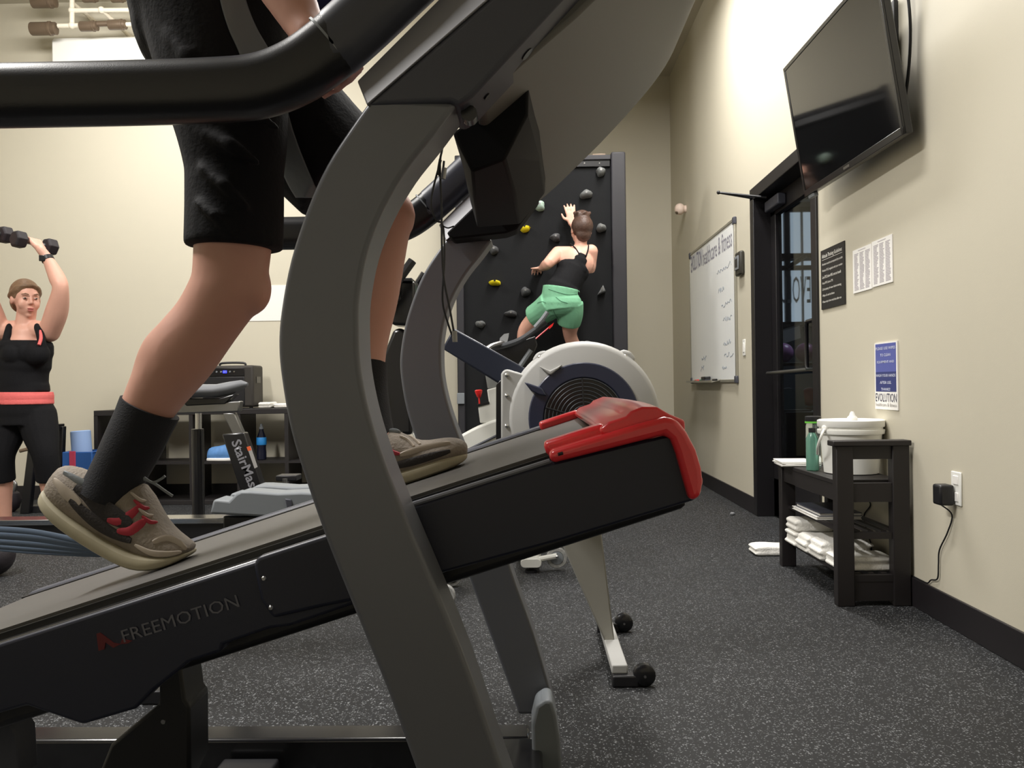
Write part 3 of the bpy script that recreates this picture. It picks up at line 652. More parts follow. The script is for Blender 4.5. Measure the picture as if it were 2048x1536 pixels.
# black drive housing below the console
M_MATT = mat('matt_black', (11, 11, 14), .8, spec=.25)
MB().loft([pp(1.20, [(905, 266), (1058, 146), (1056, 230), (1010, 320), (944, 345)]), pp(1.45, [(925, 330), (1078, 226), (1080, 320), (1030, 390), (948, 400)]), pp(1.84, [(940, 400), (1092, 318), (1090, 386), (1040, 448), (955, 455)])]).build('drive_housing', M_MATT, tm, bevel=.004, smooth=20)
h2 = [(893, 466), (950, 410), (1000, 372), (1080, 392), (1074, 402), (1034, 458), (1012, 466), (905, 478)]
MB().prism(pp(1.92, h2), (0, .07, 0)).build('lower_shroud', M_MATT, tm, bevel=.004, smooth=20)
MB().cyl(P(895, 420, 1.2), P(895, 420, 1.2) + V(0, .7, 0), .012, 12).build('cross_tube', M_BLACK, tm) if False else None
for px, py, r in ((1054, 108, .009), (1149, 52, .006), (974, 193, .005), (1315, 113, .006), (1332, 5, .006)):
    # fixing holes in the underside of the shell
    d_ = ray(px, py); n_ = V(sd.z, 0, -sd.x); t_ = (U0 - CAM_P).dot(n_) / d_.dot(n_); q = CAM_P + d_ * t_
    MB().lathe(q + n_ * .0, n_, [(r, -.004), (r, .0012), (r * .6, .0013)], 14).build('fixing_hole', M_GLOSSB, tm)
dh = MB().lathe(P(938, 226, YN + .02), (0, 1, 0), [(.010, 0), (.010, .02)], 12).build('hinge_pin', M_GLOSSB, tm)
# safety lanyards
cords = MB(); cords2 = MB()
cords.tube(crom(pp(1.16, [(888, 268), (884, 300), (880, 330), (883, 420), (884, 500), (888, 560), (900, 620), (910, 678)]), 5), .0016, 6)
cords.tube(crom(pp(1.165, [(882, 320), (868, 370), (862, 410), (872, 440), (886, 452), (889, 520), (885, 600), (897, 650), (908, 680)]), 5), .0015, 6)
cords.tube(crom(pp(1.16, [(880, 318), (876, 345), (884, 350), (888, 322)]), 5), .0016, 6)
cords.tube(crom(pp(1.16, [(886, 452), (896, 456), (908, 452)]), 4), .001, 6)
cords.build('safety_lanyard', M_BLACK, tm)
for a_, b_ in (((886, 262), (884, 283)), ((889, 336), (886, 358)), ((909, 662), (910, 684))):
    MB().cyl(P(*a_, 1.158), P(*b_, 1.158), .0035, 10).build('lanyard_clip', M_STEELD, tm)
# base frame
M_BASEB = mat('base_dark_metal', (24, 24, 26), .22, coat=.3)
def basebar(x0, x1, y0, y1, z0, z1, m=M_BASEB, name='base_bar'): return MB().box(x0, x1, y0, y1, z0, z1).build(name, m, tm, bevel=.008)
xl = P(-190, 1480, 2.0).x - .3
basebar(xl, P(1060, 1470, 2.0).x, 2.0, 2.085, .0, .085)
basebar(xl, P(1100, 1800, YN).x, YN, YN + YA, .0, .085)
basebar(xl, xl + .09, YN, 2.08, .0, .08)
fx = P(980, 1450, 1.95).x
basebar(fx, P(1066, 1450, 1.95).x + .02, YN + .1, 1.97, .012, .098)
for y in (YN - .012, 1.90):
    c = [P(x_, y_, 1.90) for x_, y_ in ((1066, 1560), (1063, 1450), (1072, 1412), (1090, 1400), (1104, 1402), (1112, 1430), (1120, 1480), (1128, 1600))]
    c = [V(p.x, y, max(p.z, 0.)) for p in c]
    MB().prism(c, (0, .085, 0)).build('foot_cover', M_GREYP, tm, bevel=.014, seg=3)
# lift column between deck and base
MB().prism(pp(1.46, [(318, 1330), (362, 1335), (370, 1400), (379, 1412), (380, 1540), (330, 1640), (160, 1640), (220, 1490), (316, 1410)]), (0, .09, 0)).build('lift_column', M_BLACK, tm, bevel=.006)
MB().box(P(230, 1640, 1.46).x, P(380, 1640, 1.46).x, 1.40, 1.98, .0, .05).build('lift_base', M_BLACK, tm, bevel=.006)
MB().lathe(P(326, 1444, 1.458), (0, 1, 0), [(.004, 0), (.005, .003)], 10).build('lift_bolt', M_STEELD, tm)
MB().prism(pp(1.3, [(-60, 1430), (5, 1425), (35, 1470), (40, 1560), (-60, 1560)]), (0, .05, 0)).build('rear_bracket', M_DKPANEL, tm, bevel=.004)
# strut from deck to the front of the base (dark link seen behind the near upright)
MB().tube([P(930, 1135, 1.75), P(905, 1128, 1.75) + V(-.02, 0, .03)], .02, 12).build('pivot_tube', M_BLACK, tm)

# ================================================================== ROWING MACHINE
RY0, RYC = 2.70, 2.85
rw = thing('rowing_machine', 'rowing machine with pale grey fan housing and navy grille behind the treadmill', 'rowing machine', (.2, RYC, 0))
FC = P(1168, 836, RY0); k = RY0 / F_PX
MB().lathe(FC, (0, 1, 0), [(.001, .0), (142 * k, .0), (148 * k, .006), (153 * k, .02), (155 * k, .05), (155 * k, .19), (150 * k, .21), (.001, .215)], 64).build('fan_housing', M_ROWER, rw, smooth=40)
MB().annulus(FC + V(0, -.006, 0), (0, 1, 0), 80 * k, 111 * k, .014, 64).build('navy_ring', M_NAVY, rw, bevel=.004)
MB().lathe(FC + V(0, -.002, 0), (0, 1, 0), [(80 * k, 0), (80 * k, .004)], 48).build('fan_cavity', M_GLOSSB, rw)
for i in range(9):
    r = (78 - i * 7.6) * k
    ring = [FC + V(math.cos(a) * r, -.009, math.sin(a) * r) for a in [2 * math.pi * t / 48 for t in range(49)]]
    MB().tube(ring, .0016, 6, cap=False).build('grille_ring', mat('grille_wire', (74, 78, 84), .35, metal=.3), rw)
for i in range(5):
    a = math.pi * 2 * i / 5 + .35; MB().tube([FC + V(math.cos(a) * 10 * k, -.010, math.sin(a) * 10 * k), FC + V(math.cos(a) * 80 * k, -.010, math.sin(a) * 80 * k)], .0028, 6).build('grille_spoke', M_BLACK, rw)
MB().lathe(FC + V(0, -.012, 0), (0, 1, 0), [(10 * k, 0), (11 * k, .006), (11 * k, .012)], 20).build('fan_hub', mat('hub_green', (150, 175, 120), .4), rw)
# damper lever and its pocket
MB().prism([P(*q, RY0 - .012) for q in ((1075, 766), (1100, 786), (1122, 770), (1135, 735), (1130, 730), (1100, 742), (1079, 728), (1090, 752))], (0, .012, 0)).build('damper_scoop', M_ROWER, rw, bevel=.003) if False else None
MB().prism([P(*q, RY0 - .02) for q in ((1048, 764), (1056, 766), (1084, 776), (1094, 792), (1078, 790), (1062, 782))], (0, .025, 0)).build('damper_lever', M_NAVY, rw, bevel=.004)
MB().prism([P(*q, RY0 - .012) for q in ((1078, 732), (1100, 741), (1124, 729), (1118, 737), (1102, 750), (1096, 748))], (0, .016, 0)).build('damper_stop', M_ROWER, rw, bevel=.004)
for px, py in ((1082, 716), (1254, 714)):
    c = P(px, py, RY0 + .02); dirr = (c - FC); dirr.y = 0; dirr.normalize(); sd_ = V(-dirr.z, 0, dirr.x)
    pts = [c - dirr * .03 + sd_ * .032, c + dirr * .012 + sd_ * .026, c + dirr * .022, c + dirr * .012 - sd_ * .026, c - dirr * .03 - sd_ * .032]
    lb = MB().prism(pts, (0, .15, 0)).build('housing_lug', M_ROWER, rw, bevel=.009, seg=3)
    MB().lathe(P(px - 3, py - 2, RY0 + .013), (0, 1, 0), [(.002, 0), (.0055, .003), (.0055, .012)], 10).build('lug_bolt', M_STEEL, lb)
fl = MB().prism([P(*q, RY0 + .01) for q in ((1002, 748), (1006, 741), (1014, 738), (1060, 752), (1060, 905), (1002, 900))], (0, .03, 0)).build('side_flange', M_ROWER, rw, bevel=.006)
for py in (750, 791, 852, 891):
    MB().lathe(P(1013, py, RY0 + .002), (0, 1, 0), [(.002, 0), (.006, .003), (.006, .012)], 12).build('flange_bolt', M_STEEL, fl)
MB().prism([P(*q, RY0 + .03) for q in ((992, 770), (1001, 760), (1003, 760), (1003, 892), (992, 890))], (0, .13, 0)).build('flange_gasket', M_GLOSSB, rw, bevel=.002)
# monitor arm
MB().prism([P(*q, 2.80) for q in ((907, 656), (1075, 750), (1050, 800), (884, 697))], (0, .05, 0)).build('monitor_arm', mat('navy_arm', (36, 42, 58), .4), rw, bevel=.006)
# monorail with footrests
rx0, rx1 = P(-420, 1040, RYC).x, P(462, 1040, RYC).x; rz = P(380, 1041, 2.82).z
MB().box(rx0, rx1, 2.82, 2.89, rz - .06, rz - .008).build('rail_beam', M_BLACK, rw, bevel=.004)
MB().box(rx0, rx1, 2.812, 2.898, rz - .010, rz + .008).build('rail_track', M_STEEL, rw, bevel=.002)
MB().box(rx1 - .01, P(700, 1040, RYC).x, 2.80, 2.91, rz - .07, rz + .016).build('rail_joint', M_GLOSSB, rw, bevel=.006)
MB().prism([P(*q, RYC) for q in ((560, 1040), (690, 1060), (1010, 930), (1010, 880))], (0, .04, 0)).build('main_frame', M_ROWER, rw, bevel=.005)
for y in (2.74, 2.90):
    ft = MB().prism([V(P(px, py, 2.76).x, y, P(px, py, 2.76).z) for px, py in ((424, 1026), (430, 999), (437, 997), (462, 1000), (476, 986), (486, 981), (505, 981), (560, 985), (606, 983), (640, 985), (650, 1030), (560, 1034))], (0, .10, 0)).build('footrest', M_GREYP, rw, bevel=.008, seg=3)
    MB().prism([V(P(px, py, 2.75).x, y - .006, P(px, py, 2.75).z) for px, py in ((572, 996), (585, 998), (588, 1022), (578, 1022))], (0, .112, 0)).build('foot_strap', M_DKPANEL, ft, bevel=.003)
# seat on the rail, out of the frame to the rear
MB().box(rx0 + .3, rx0 + .58, 2.74, 2.97, rz + .04, rz + .08).build('seat', M_BLACK, rw, bevel=.02); MB().box(rx0 + .36, rx0 + .52, 2.82, 2.89, rz + .008, rz + .042).build('seat_carriage', M_GREYP, rw)
# legs
lgx = P(1240, 1345, 2.58).x
MB().prism([P(*q, 2.84) for q in ((1085, 960), (1196, 960), (1200, 1040), (1231, 1296), (1216, 1298), (1112, 1062))], (0, .03, 0)).build('front_leg', mat('leg_grey', (158, 156, 148), .45, metal=.2), rw, bevel=.005)
MB().box(lgx - .024, lgx + .024, 2.585, 3.14, .035, .062).build('front_foot_bar', M_ROWER, rw, bevel=.004)
for y in (2.565, 3.13):
    fo = MB().box(lgx - .024, lgx + .055, y, y + .04, .0, .036).build('foot_pad', M_BLACK, rw, bevel=.006)
    MB().lathe(V(lgx + .072, y - .002, .034), (0, 1, 0), [(.010, 0), (.026, .002), (.033, .008), (.033, .03), (.026, .036)], 20).build('transport_wheel', M_GLOSSB, rw)
    MB().lathe(V(lgx + .072, y - .006, .034), (0, 1, 0), [(.004, 0), (.004, .008)], 8).build('wheel_axle', M_STEELD, rw)
MB().prism([V(rx0 + .06, 2.84, rz - .04), V(rx0 + .13, 2.84, rz - .04), V(rx0 + .11, 2.84, .03), V(rx0 + .07, 2.84, .03)], (0, .03, 0)).build('rear_leg', M_ROWER, rw, bevel=.004)
MB().box(rx0 + .05, rx0 + .13, 2.6, 3.1, 0, .045).build('rear_foot_bar', M_BLACK, rw, bevel=.006)

# ================================================================== STATIONARY BIKES
def caster(mb_parent, c, r, m_rim, m_hub):
    MB().annulus(c, (0, 1, 0), r * .62, r, .03, 24).build('caster_wheel', m_rim, mb_parent, bevel=.003)
    MB().lathe(c + V(0, -.002, 0), (0, 1, 0), [(r * .15, -.004), (r * .62, 0), (r * .62, .03)], 18).build('caster_hub', m_hub, mb_parent)
M_RIM = mat('speckled_wheel', (150, 150, 148), .5, noise=.5, nscale=120)
Y1B = 3.62
bk = thing('spin_bike', 'black spin bike with grey saddle and lettered seat tube', 'exercise bike', (-.9, Y1B, 0))
M_SADDLE = mat('saddle_grey', (112, 114, 118), .5)
# saddle: lofted
def sad(px, py0, py1, hw, n=14):
    a, b_ = P(px, py0, Y1B), P(px, py1, Y1B); c = (a + b_) / 2; h = (a.z - b_.z) / 2
    return [c + V(0, math.cos(2 * math.pi * t / n) * hw, math.sin(2 * math.pi * t / n) * h) for t in range(n)]
MB().loft([sad(338, 790, 797, .05), sad(350, 772, 799, .10), sad(375, 768, 797, .115), sad(405, 768, 796, .10), sad(435, 768, 795, .06), sad(460, 763, 790, .035), sad(482, 760, 781, .026), sad(495, 765, 772, .012)]).build('saddle', M_SADDLE, bk, smooth=60)
MB().prism([P(*q, Y1B - .03) for q in ((360, 797), (440, 796), (470, 788), (450, 808), (372, 812))], (0, .06, 0)).build('saddle_base', M_GLOSSB, bk, bevel=.004)
MB().prism([P(*q, Y1B - .025) for q in ((335, 808), (480, 802), (477, 824), (350, 828), (338, 824))], (0, .05, 0)).build('saddle_slider', M_STEELD, bk, bevel=.006)
MB().prism([P(*q, Y1B - .02) for q in ((445, 826), (468, 826), (486, 868), (464, 868))], (0, .04, 0)).build('seat_post', M_STEELD, bk, bevel=.004)
st0, st1 = P(448, 868, Y1B), P(492, 864, Y1B); sb0, sb1 = P(498, 1020, Y1B), P(545, 1020, Y1B)
MB().prism([p + V(0, -.03, 0) for p in (st0, st1, sb1, sb0)], (0, .06, 0)).build('seat_tube', M_GLOSSB, bk, bevel=.006)
rd = (P(513, 985, Y1B) - P(472, 880, Y1B)).normalized(); ud = V(-rd.z, 0, rd.x)
a0 = P(462, 884, Y1B - .0312)
text('seat_tube_lettering', 'StairMaster', M_LETTER, a0, rd, ud, .042, .285, parent=bk, ext=.001, bold=.02)
MB().prism([P(*q, Y1B - .0315) for q in ((494, 894), (501, 892), (515, 934), (509, 937))], (0, .002, 0)).build('tube_sticker', mat('sticker_grey', (160, 158, 155), .6), bk)
MB().prism([P(*q, Y1B - .0318) for q in ((493, 894), (500, 892), (503, 900), (496, 902))], (0, .002, 0)).build('tube_sticker', mat('sticker_orange', (220, 95, 50), .6), bk)
MB().tube([P(397, 826, Y1B + .06), P(397, 858, Y1B + .06)], .014, 12).build('rear_post', M_STEEL, bk)
MB().tube([P(395, 858, Y1B + .06), P(398, 1090, Y1B + .06)], (.026), 12).build('rear_column', M_GLOSSB, bk)
# main frame, flywheel and front end
MB().tube([P(525, 1015, Y1B), P(700, 1120, Y1B), P(890, 1165, Y1B)], .035, 12).build('bottom_frame', M_GLOSSB, bk)
MB().tube([P(400, 1080, Y1B), P(525, 1015, Y1B)], .035, 12).build('bottom_frame', M_GLOSSB, bk)
flc = P(800, 1020, Y1B)
MB().lathe(flc + V(0, -.015, 0), (0, 1, 0), [(.05, 0), (.19, .004), (.235, .0), (.235, .03), (.05, .03)], 40).build('flywheel', mat('navy_flywheel', (30, 32, 58), .4), bk)
MB().prism([P(*q, Y1B - .05) for q in ((786, 660), (800, 655), (822, 668), (824, 870), (792, 870), (752, 820), (742, 770))], (0, .10, 0)).build('fork_shroud', M_GLOSSB, bk, bevel=.014, seg=3)
MB().prism([P(*q, Y1B - .052) for q in ((762, 734), (769, 725), (772, 736))], (0, .003, 0)).build('warning_triangle', mat('warning_yellow', (225, 215, 40), .6), bk)
MB().tube([P(775, 800, Y1B - .06), P(745, 745, Y1B - .06)], .008, 8).build('brake_rod', M_STEELD, bk)
MB().tube([P(740, 742, Y1B - .02), P(720, 745, Y1B - .02)], .012, 8).build('cable_guide', M_GREYP, bk)
MB().prism([P(*q, Y1B - .07) for q in ((770, 630), (785, 600), (800, 560), (830, 562), (830, 652), (788, 650), (770, 640))], (0, .14, 0)).build('handlebar_stem', M_GLOSSB, bk, bevel=.012)
MB().prism([P(*q, Y1B - .10) for q in ((786, 537), (798, 537), (798, 600), (786, 604))], (0, .12, 0)).build('device_holder', M_BLACK, bk, bevel=.003)
MB().box(P(798, 562, Y1B).x, P(830, 562, Y1B).x, Y1B - .1, Y1B + .1, P(800, 568, Y1B).z, P(800, 562, Y1B).z).build('holder_tray', M_BLACK, bk, bevel=.002)
for s_ in (-1, 1):
    hb = crom([P(800, 600, Y1B) + V(0, s_ * .06, 0), P(775, 625, Y1B) + V(0, s_ * .17, 0), P(800, 600, Y1B) + V(0, s_ * .21, .02), P(838, 535, Y1B) + V(0, s_ * .2, 0)], 5)
    MB().tube(hb, .018, 10).build('handlebar', M_GLOSSB, bk)
MB().tube([P(800, 860, Y1B) + V(0, -.05, 0), flc + V(0, -.05, 0)], .02, 10).build('fork_leg', M_GLOSSB, bk); MB().tube([P(800, 860, Y1B) + V(0, .05, 0), flc + V(0, .05, 0)], .02, 10).build('fork_leg', M_GLOSSB, bk)
# front stabiliser with casters, rear stabiliser, crank and pedals
xf = PF(880, 1195).x; yf = PF(880, 1195).y
MB().box(xf - .06, xf - .0, 3.42, 3.95, .03, .085).build('front_stabiliser', M_GLOSSB, bk, bevel=.012)
for y in (3.50, 3.86): caster(bk, V(xf + .035, y, .048), .045, M_RIM, M_GLOSSB)
for y in (3.44, 3.93): MB().lathe(V(xf - .03, y, 0), (0, 0, 1), [(.03, 0), (.03, .012), (.012, .016), (.012, .04)], 16).build('levelling_foot', M_BLACK, bk)
MB().prism([V(P(*q, 3.4).x, 3.415, P(*q, 3.4).z) for q in ((862, 1154), (875, 1154), (875, 1162), (862, 1162))], (0, .005, 0)).build('stabiliser_label', M_PAPER, bk)
xr = P(398, 1090, Y1B).x
MB().box(xr - .04, xr + .03, 3.4, 3.92, .0, .07).build('rear_stabiliser', M_GLOSSB, bk, bevel=.012)
MB().tube([P(397, 1085, Y1B + .06), V(xr, Y1B + .06, .05)], .026, 12).build('rear_column', M_GLOSSB, bk)
cr = P(560, 1040, Y1B); MB().lathe(cr + V(0, -.06, 0), (0, 1, 0), [(.03, 0), (.09, .004), (.09, .014), (.03, .018)], 28).build('crank_cover', M_GLOSSB, bk)
for s_ in (-1, 1):
    e = cr + V(.0, s_ * .08, s_ * .165); MB().tube([cr + V(0, s_ * .08, 0), e], .011, 8).build('crank_arm', M_STEELD, bk)
    MB().box(e.x - .045, e.x + .045, e.y + s_ * .06 - .045, e.y + s_ * .06 + .045, e.z - .012, e.z + .012).build('pedal', M_BLACK, bk, bevel=.004)

Y2B = 4.22
b2 = thing('spin_bike', 'white framed spin bike with red brake knob and aero handlebars', 'exercise bike', (.0, Y2B, 0))
# white swept frame
tp = crom([P(880, 895, Y2B), P(925, 868, Y2B), P(965, 848, Y2B), P(1010, 836, Y2B), P(1080, 850, Y2B), P(1140, 900, Y2B)], 4)
bt = crom([P(880, 935, Y2B), P(935, 912, Y2B), P(975, 893, Y2B), P(1015, 880, Y2B), P(1070, 890, Y2B), P(1120, 935, Y2B)], 4)
MB().strip([p + V(0, -.05, 0) for p in tp], [p + V(0, -.05, 0) for p in bt], (0, .10, 0)).build('swept_frame', M_WHITEP, b2, bevel=.012, seg=3)
MB().prism([P(*q, Y2B - .04) for q in ((885, 945), (990, 895), (1020, 900), (1010, 930), (910, 985))], (0, .08, 0)).build('lower_frame', M_WHITEP, b2, bevel=.01)
MB().tube([P(925, 905, Y2B - .052), P(1000, 868, Y2B - .052)], .006, 8).build('frame_groove', M_DKPANEL, b2)
MB().prism([P(*q, Y2B - .035) for q in ((956, 812), (978, 806), (974, 779), (998, 773), (1035, 773), (1035, 850), (960, 846))], (0, .07, 0)).build('head_tube', M_WHITEP, b2, bevel=.005)
MB().prism([P(*q, Y2B - .038) for q in ((953, 809), (978, 803), (979, 808), (955, 814))], (0, .076, 0)).build('brake_cap', M_GLOSSB, b2)
MB().prism([P(*q, Y2B - .025) for q in ((969, 740), (985, 738), (1020, 760), (1020, 775), (975, 777))], (0, .05, 0)).build('stem_post', mat('smoky_grey', (128, 130, 128), .35), b2, bevel=.003)
MB().lathe(P(959, 808, Y2B), (-.06, 0, 1), [(.004, 0), (.004, .03), (.010, .035), (.017, .055), (.019, .066), (.012, .07)], 16).build('brake_knob', mat('red_knob', (225, 40, 40), .35), b2)
# handlebars
for s_ in (-1, 1):
    y = Y2B + s_ * .08
    MB().tube(crom([P(975, 697, y), P(1005, 692, y), P(1040, 680, y), P(1070, 660, y), P(1092, 644, y)], 4), [.014] * 17, 10).build('aero_bar', mat('bar_dark', (64, 66, 70), .4), b2)
    MB().tube(crom([P(1070, 655, y + .03 * s_), P(1085, 638, y + .03 * s_), P(1095, 624, y + .03 * s_)], 4), .011, 8).build('bar_end', M_GREYP, b2)
MB().tube(crom([P(972, 700, Y2B - .2), P(985, 692, Y2B - .15), P(1010, 685, Y2B), P(985, 692, Y2B + .15), P(972, 700, Y2B + .2)], 5), .014, 10).build('cross_bar', M_STEELD, b2)
MB().loft([[P(px, py, Y2B - .06 + dy) for px, py in ((998, 686), (1000, 676), (1008, 668), (1018, 666), (1017, 674), (1014, 686))] for dy in (0, .05, .12)]).build('elbow_pad', mat('pad_silver', (150, 152, 154), .3), b2)
MB().prism([P(*q, Y2B + .03) for q in ((1096, 654), (1108, 645), (1105, 652), (1099, 658))], (0, .02, 0)).build('red_tip', mat('red_knob', (225, 40, 40), .35), b2)
MB().tube(crom([P(1058, 690, Y2B + .05), P(1078, 672, Y2B + .05), P(1098, 655, Y2B + .05)], 4), .004, 6).build('red_cable', M_RED, b2)
MB().prism([P(*q, Y2B - .03) for q in ((985, 700), (1070, 672), (1075, 690), (1060, 725), (1040, 750), (1010, 735))], (0, .06, 0)).build('console_mount', M_GLOSSB, b2, bevel=.005)
MB().tube([P(1062, 700, Y2B - .04), P(1035, 740, Y2B - .04)], .012, 8).build('stem_brace', M_GREYP, b2)
fl2 = P(1090, 985, Y2B)
MB().lathe(fl2 + V(0, -.02, 0), (0, 1, 0), [(.05, 0), (.2, .004), (.23, .0), (.23, .04), (.05, .04)], 40).build('flywheel', M_DKPANEL, b2)
MB().tube([P(1010, 880, Y2B), P(1000, 1000, Y2B), P(1055, 1105, Y2B)], .04, 12).build('down_tube', M_WHITEP, b2)
MB().tube([P(990, 1000, Y2B), P(700, 1090, Y2B)], .035, 12).build('bottom_frame', M_WHITEP, b2)
MB().tube([P(905, 880, Y2B), P(860, 960, Y2B), P(820, 1055, Y2B)], .035, 12).build('bottom_frame', M_WHITEP, b2)
MB().prism([P(*q, Y2B - .03) for q in ((755, 745), (785, 745), (880, 900), (850, 915))], (0, .06, 0)).build('seat_tube', M_WHITEP, b2, bevel=.005)
MB().loft([sadr for sadr in [[P(px, (a_ + b_) / 2, Y2B) + V(0, math.cos(2 * math.pi * t / 12) * hw, math.sin(2 * math.pi * t / 12) * .02) for t in range(12)] for px, a_, b_, hw in ((700, 745, 755, .05), (725, 738, 752, .09), (760, 738, 752, .07), (800, 735, 748, .03), (825, 738, 744, .012))]]).build('saddle', M_BLACK, b2, smooth=60)
bx = P(1062, 1123, 4.12); 
for q0, q1 in ((4.12, 4.66),):
    prof = rrect(.10, .042, .0205)
    rings = [[V(bx.x + a_, y, .028 + .022 + b_) for a_, b_ in prof] for y in (q0, q1)]
    MB().loft(rings).build('front_stabiliser', M_WHITEP, b2, bevel=.002)
MB().box(bx.x - .05, bx.x + .05, 4.2, 4.58, .05, .115).build('stabiliser_top', M_WHITEP, b2, bevel=.012)
for y in (4.16, 4.62):
    MB().lathe(V(bx.x, y, 0), (0, 0, 1), [(.03, 0), (.03, .012), (.012, .016), (.012, .035)], 16).build('levelling_foot', M_BLACK, b2)
for y in (4.19, 4.55):
    w0 = V(bx.x + .125, y, .075)
    MB().tube([V(bx.x + .04, y - .02, .06), w0 + V(0, -.02, 0)], (.014), 10, up=(0, 1, 0)).build('caster_arm', M_WHITEP, b2)
    caster(b2, w0 + V(0, -.012, -.012), .05, M_RIM, M_GREYP)
    MB().lathe(w0 + V(0, -.045, 0), (0, 1, 0), [(.003, 0), (.007, .003), (.007, .015)], 10).build('caster_bolt', M_STEEL, b2)
MB().box(P(820, 1060, Y2B).x - .05, P(820, 1060, Y2B).x + .05, 4.0, 4.45, 0, .06).build('rear_stabiliser', M_WHITEP, b2, bevel=.01)
MB().tube([P(820, 1050, Y2B), V(P(820, 1060, Y2B).x, Y2B, .05)], .03, 10).build('rear_strut', M_WHITEP, b2)
# ================================================================== CLIMBING WALL
CY = 6.93
cw = thing('climbing_wall', 'tall black rotating climbing wall with bolted holds', 'climbing wall', (.1, 7.03, 0))
cx0, cx1 = P(913, 600, CY).x, P(1254, 600, CY).x; ctop = P(1235, 305, CY).z
MB().box(cx0 + .02, cx1 - .1, CY + .015, CY + .10, .06, ctop - .09).build('climbing_panel', M_CLIMB, cw, bevel=.004)
MB().box(cx1 - .115, cx1, CY - .03, CY + .19, 0, ctop).build('side_post', M_CLIMBF, cw, bevel=.012)
MB().box(cx0, cx0 + .06, CY - .01, CY + .19, 0, ctop).build('side_post', M_CLIMBF, cw, bevel=.008)
zt = P(1180, 311, CY).z; zb = P(1180, 334, CY).z
MB().box(cx0 + .05, cx1 - .115, CY - .02, CY + .16, zt - .04, zt).build('top_beam', M_CLIMBF, cw, bevel=.006)
MB().box(cx0 + .05, cx1 - .12, CY - .005, CY + .14, zb, zt - .035).build('roller_cover', M_GLOSSB, cw, bevel=.004)
for px in (1169, 1199): MB().lathe(P(px, 326, CY - .008), (0, 1, 0), [(.006, 0), (.009, .004)], 10).build('cover_bolt', M_STEEL, cw)
MB().box(P(1185, 310, CY).x, P(1212, 310, CY).x, CY + .02, CY + .08, zt, zt + .02).build('top_latch', M_BROWN, cw, bevel=.003)
MB().box(cx0 - .004, cx0 + .055, CY - .03, CY - .008, P(920, 808, CY).z, P(920, 786, CY).z).build('control_box', M_GREYP, cw, bevel=.004)
MB().box(cx0, cx1, CY - .0, CY + .19, 0, .07).build('base_beam', M_CLIMBF, cw, bevel=.006)
def hold(px, py, rx, rz, m, kind='round', rot=0.):
    c = P(px, py, CY + .012); k_ = CY / F_PX; rx *= k_; rz *= k_; R = Matrix.Rotation(rot, 3, 'Y')
    mb = MB(); n = 18
    def ring(d, s_, sh=0.):
        out = []
        for t in range(n):
            a = 2 * math.pi * t / n; x, z = math.cos(a), math.sin(a)
            if kind == 'bucket' and z > 0: z *= .35
            w_ = 1 + .10 * math.sin(3 * a + px) + .06 * math.sin(5 * a + py)
            out.append(c + R @ V(x * rx * s_ * w_, -d, z * rz * s_ * w_ + sh))
        return out
    if kind == 'tri':
        tri = [V(-rx, 0, -rz), V(rx * .9, 0, rz * -.3), V(rx * .35, 0, rz * 1.1)]
        mb.loft([[c + R @ q for q in tri], [c + R @ (q * .7 + V(0, -.05, 0)) for q in tri]])
    else:
        mb.loft([ring(0, 1), ring(.02, 1.0), ring(.045, .86, .004), ring(.062, .55, .008), ring(.066, .2, .01)])
    h = mb.build('climbing_hold', m, cw, smooth=50, bevel=.008 if kind == 'tri' else 0)
    MB().lathe(c + V(0, -.068, .01), (0, 1, 0), [(.009, 0), (.009, .004)], 8).build('hold_bolt', M_GLOSSB if m in (M_YELLOW,) else M_STEELD, h)
    return h
for a_ in ((1201, 345, 9, 9, M_HOLDG), (1172, 390, 13, 8, M_HOLDG, 'round', -.2), (1079, 413, 11, 10, M_HOLDP), (1202, 457, 10, 8, M_HOLDG), (1049, 457, 12, 8, M_YELLOW, 'bucket'),
           (1111, 476, 10, 8, M_HOLDD), (988, 501, 9, 9, M_HOLDD), (990, 565, 12, 7, M_YELLOW, 'bucket'), (1051, 584, 10, 9, M_HOLDD), (1203, 581, 10, 11, M_HOLDG, 'tri'),
           (1022, 628, 13, 6, M_HOLDD), (961, 649, 10, 7, M_HOLDG), (1173, 690, 11, 8, M_HOLDG), (1078, 540, 9, 6, M_HOLDD), (1142, 440, 9, 6, M_HOLDD), (1053, 765, 12, 7, M_HOLDG), (985, 745, 11, 7, M_HOLDD),
           (1166, 753, 12, 8, M_HOLDG), (1030, 860, 11, 8, M_YELLOW, 'bucket')):
    hold(*a_)

# ================================================================== BLACK CUBE SHELF AND ITS THINGS
SY = 6.70
cs = thing('cube_shelf', 'low black cube shelving unit against the beige back wall', 'shelf', (-2.6, SY + .2, 0))
sx0 = P(188, 900, SY).x; CW_, CH_ = .375, .36; ncol = 5; T = .03
stop = P(300, 820, SY).z; sx1 = sx0 + ncol * CW_ + T
M_SHB = mat('shelf_black_brown', (32, 29, 30), .5, noise=.12, nscale=6)
MB().box(sx0, sx1, SY, SY + .39, stop - .042, stop).build('top_board', M_SHB, cs, bevel=.003)
MB().box(sx0, sx1, SY, SY + .39, 0, .035).build('bottom_board', M_SHB, cs, bevel=.003)
zm = P(450, 921, SY).z - .008
for i in range(ncol + 1): MB().box(sx0 + i * CW_, sx0 + i * CW_ + T, SY + .002, SY + .388, .034, stop - .041).build('divider', M_SHB, cs)
for i in range(ncol): MB().box(sx0 + i * CW_ + T, sx0 + (i + 1) * CW_, SY + .002, SY + .388, zm - .018, zm).build('mid_shelf', M_SHB, cs)
def sxat(px, Y=SY): return P(px, 850, Y).x
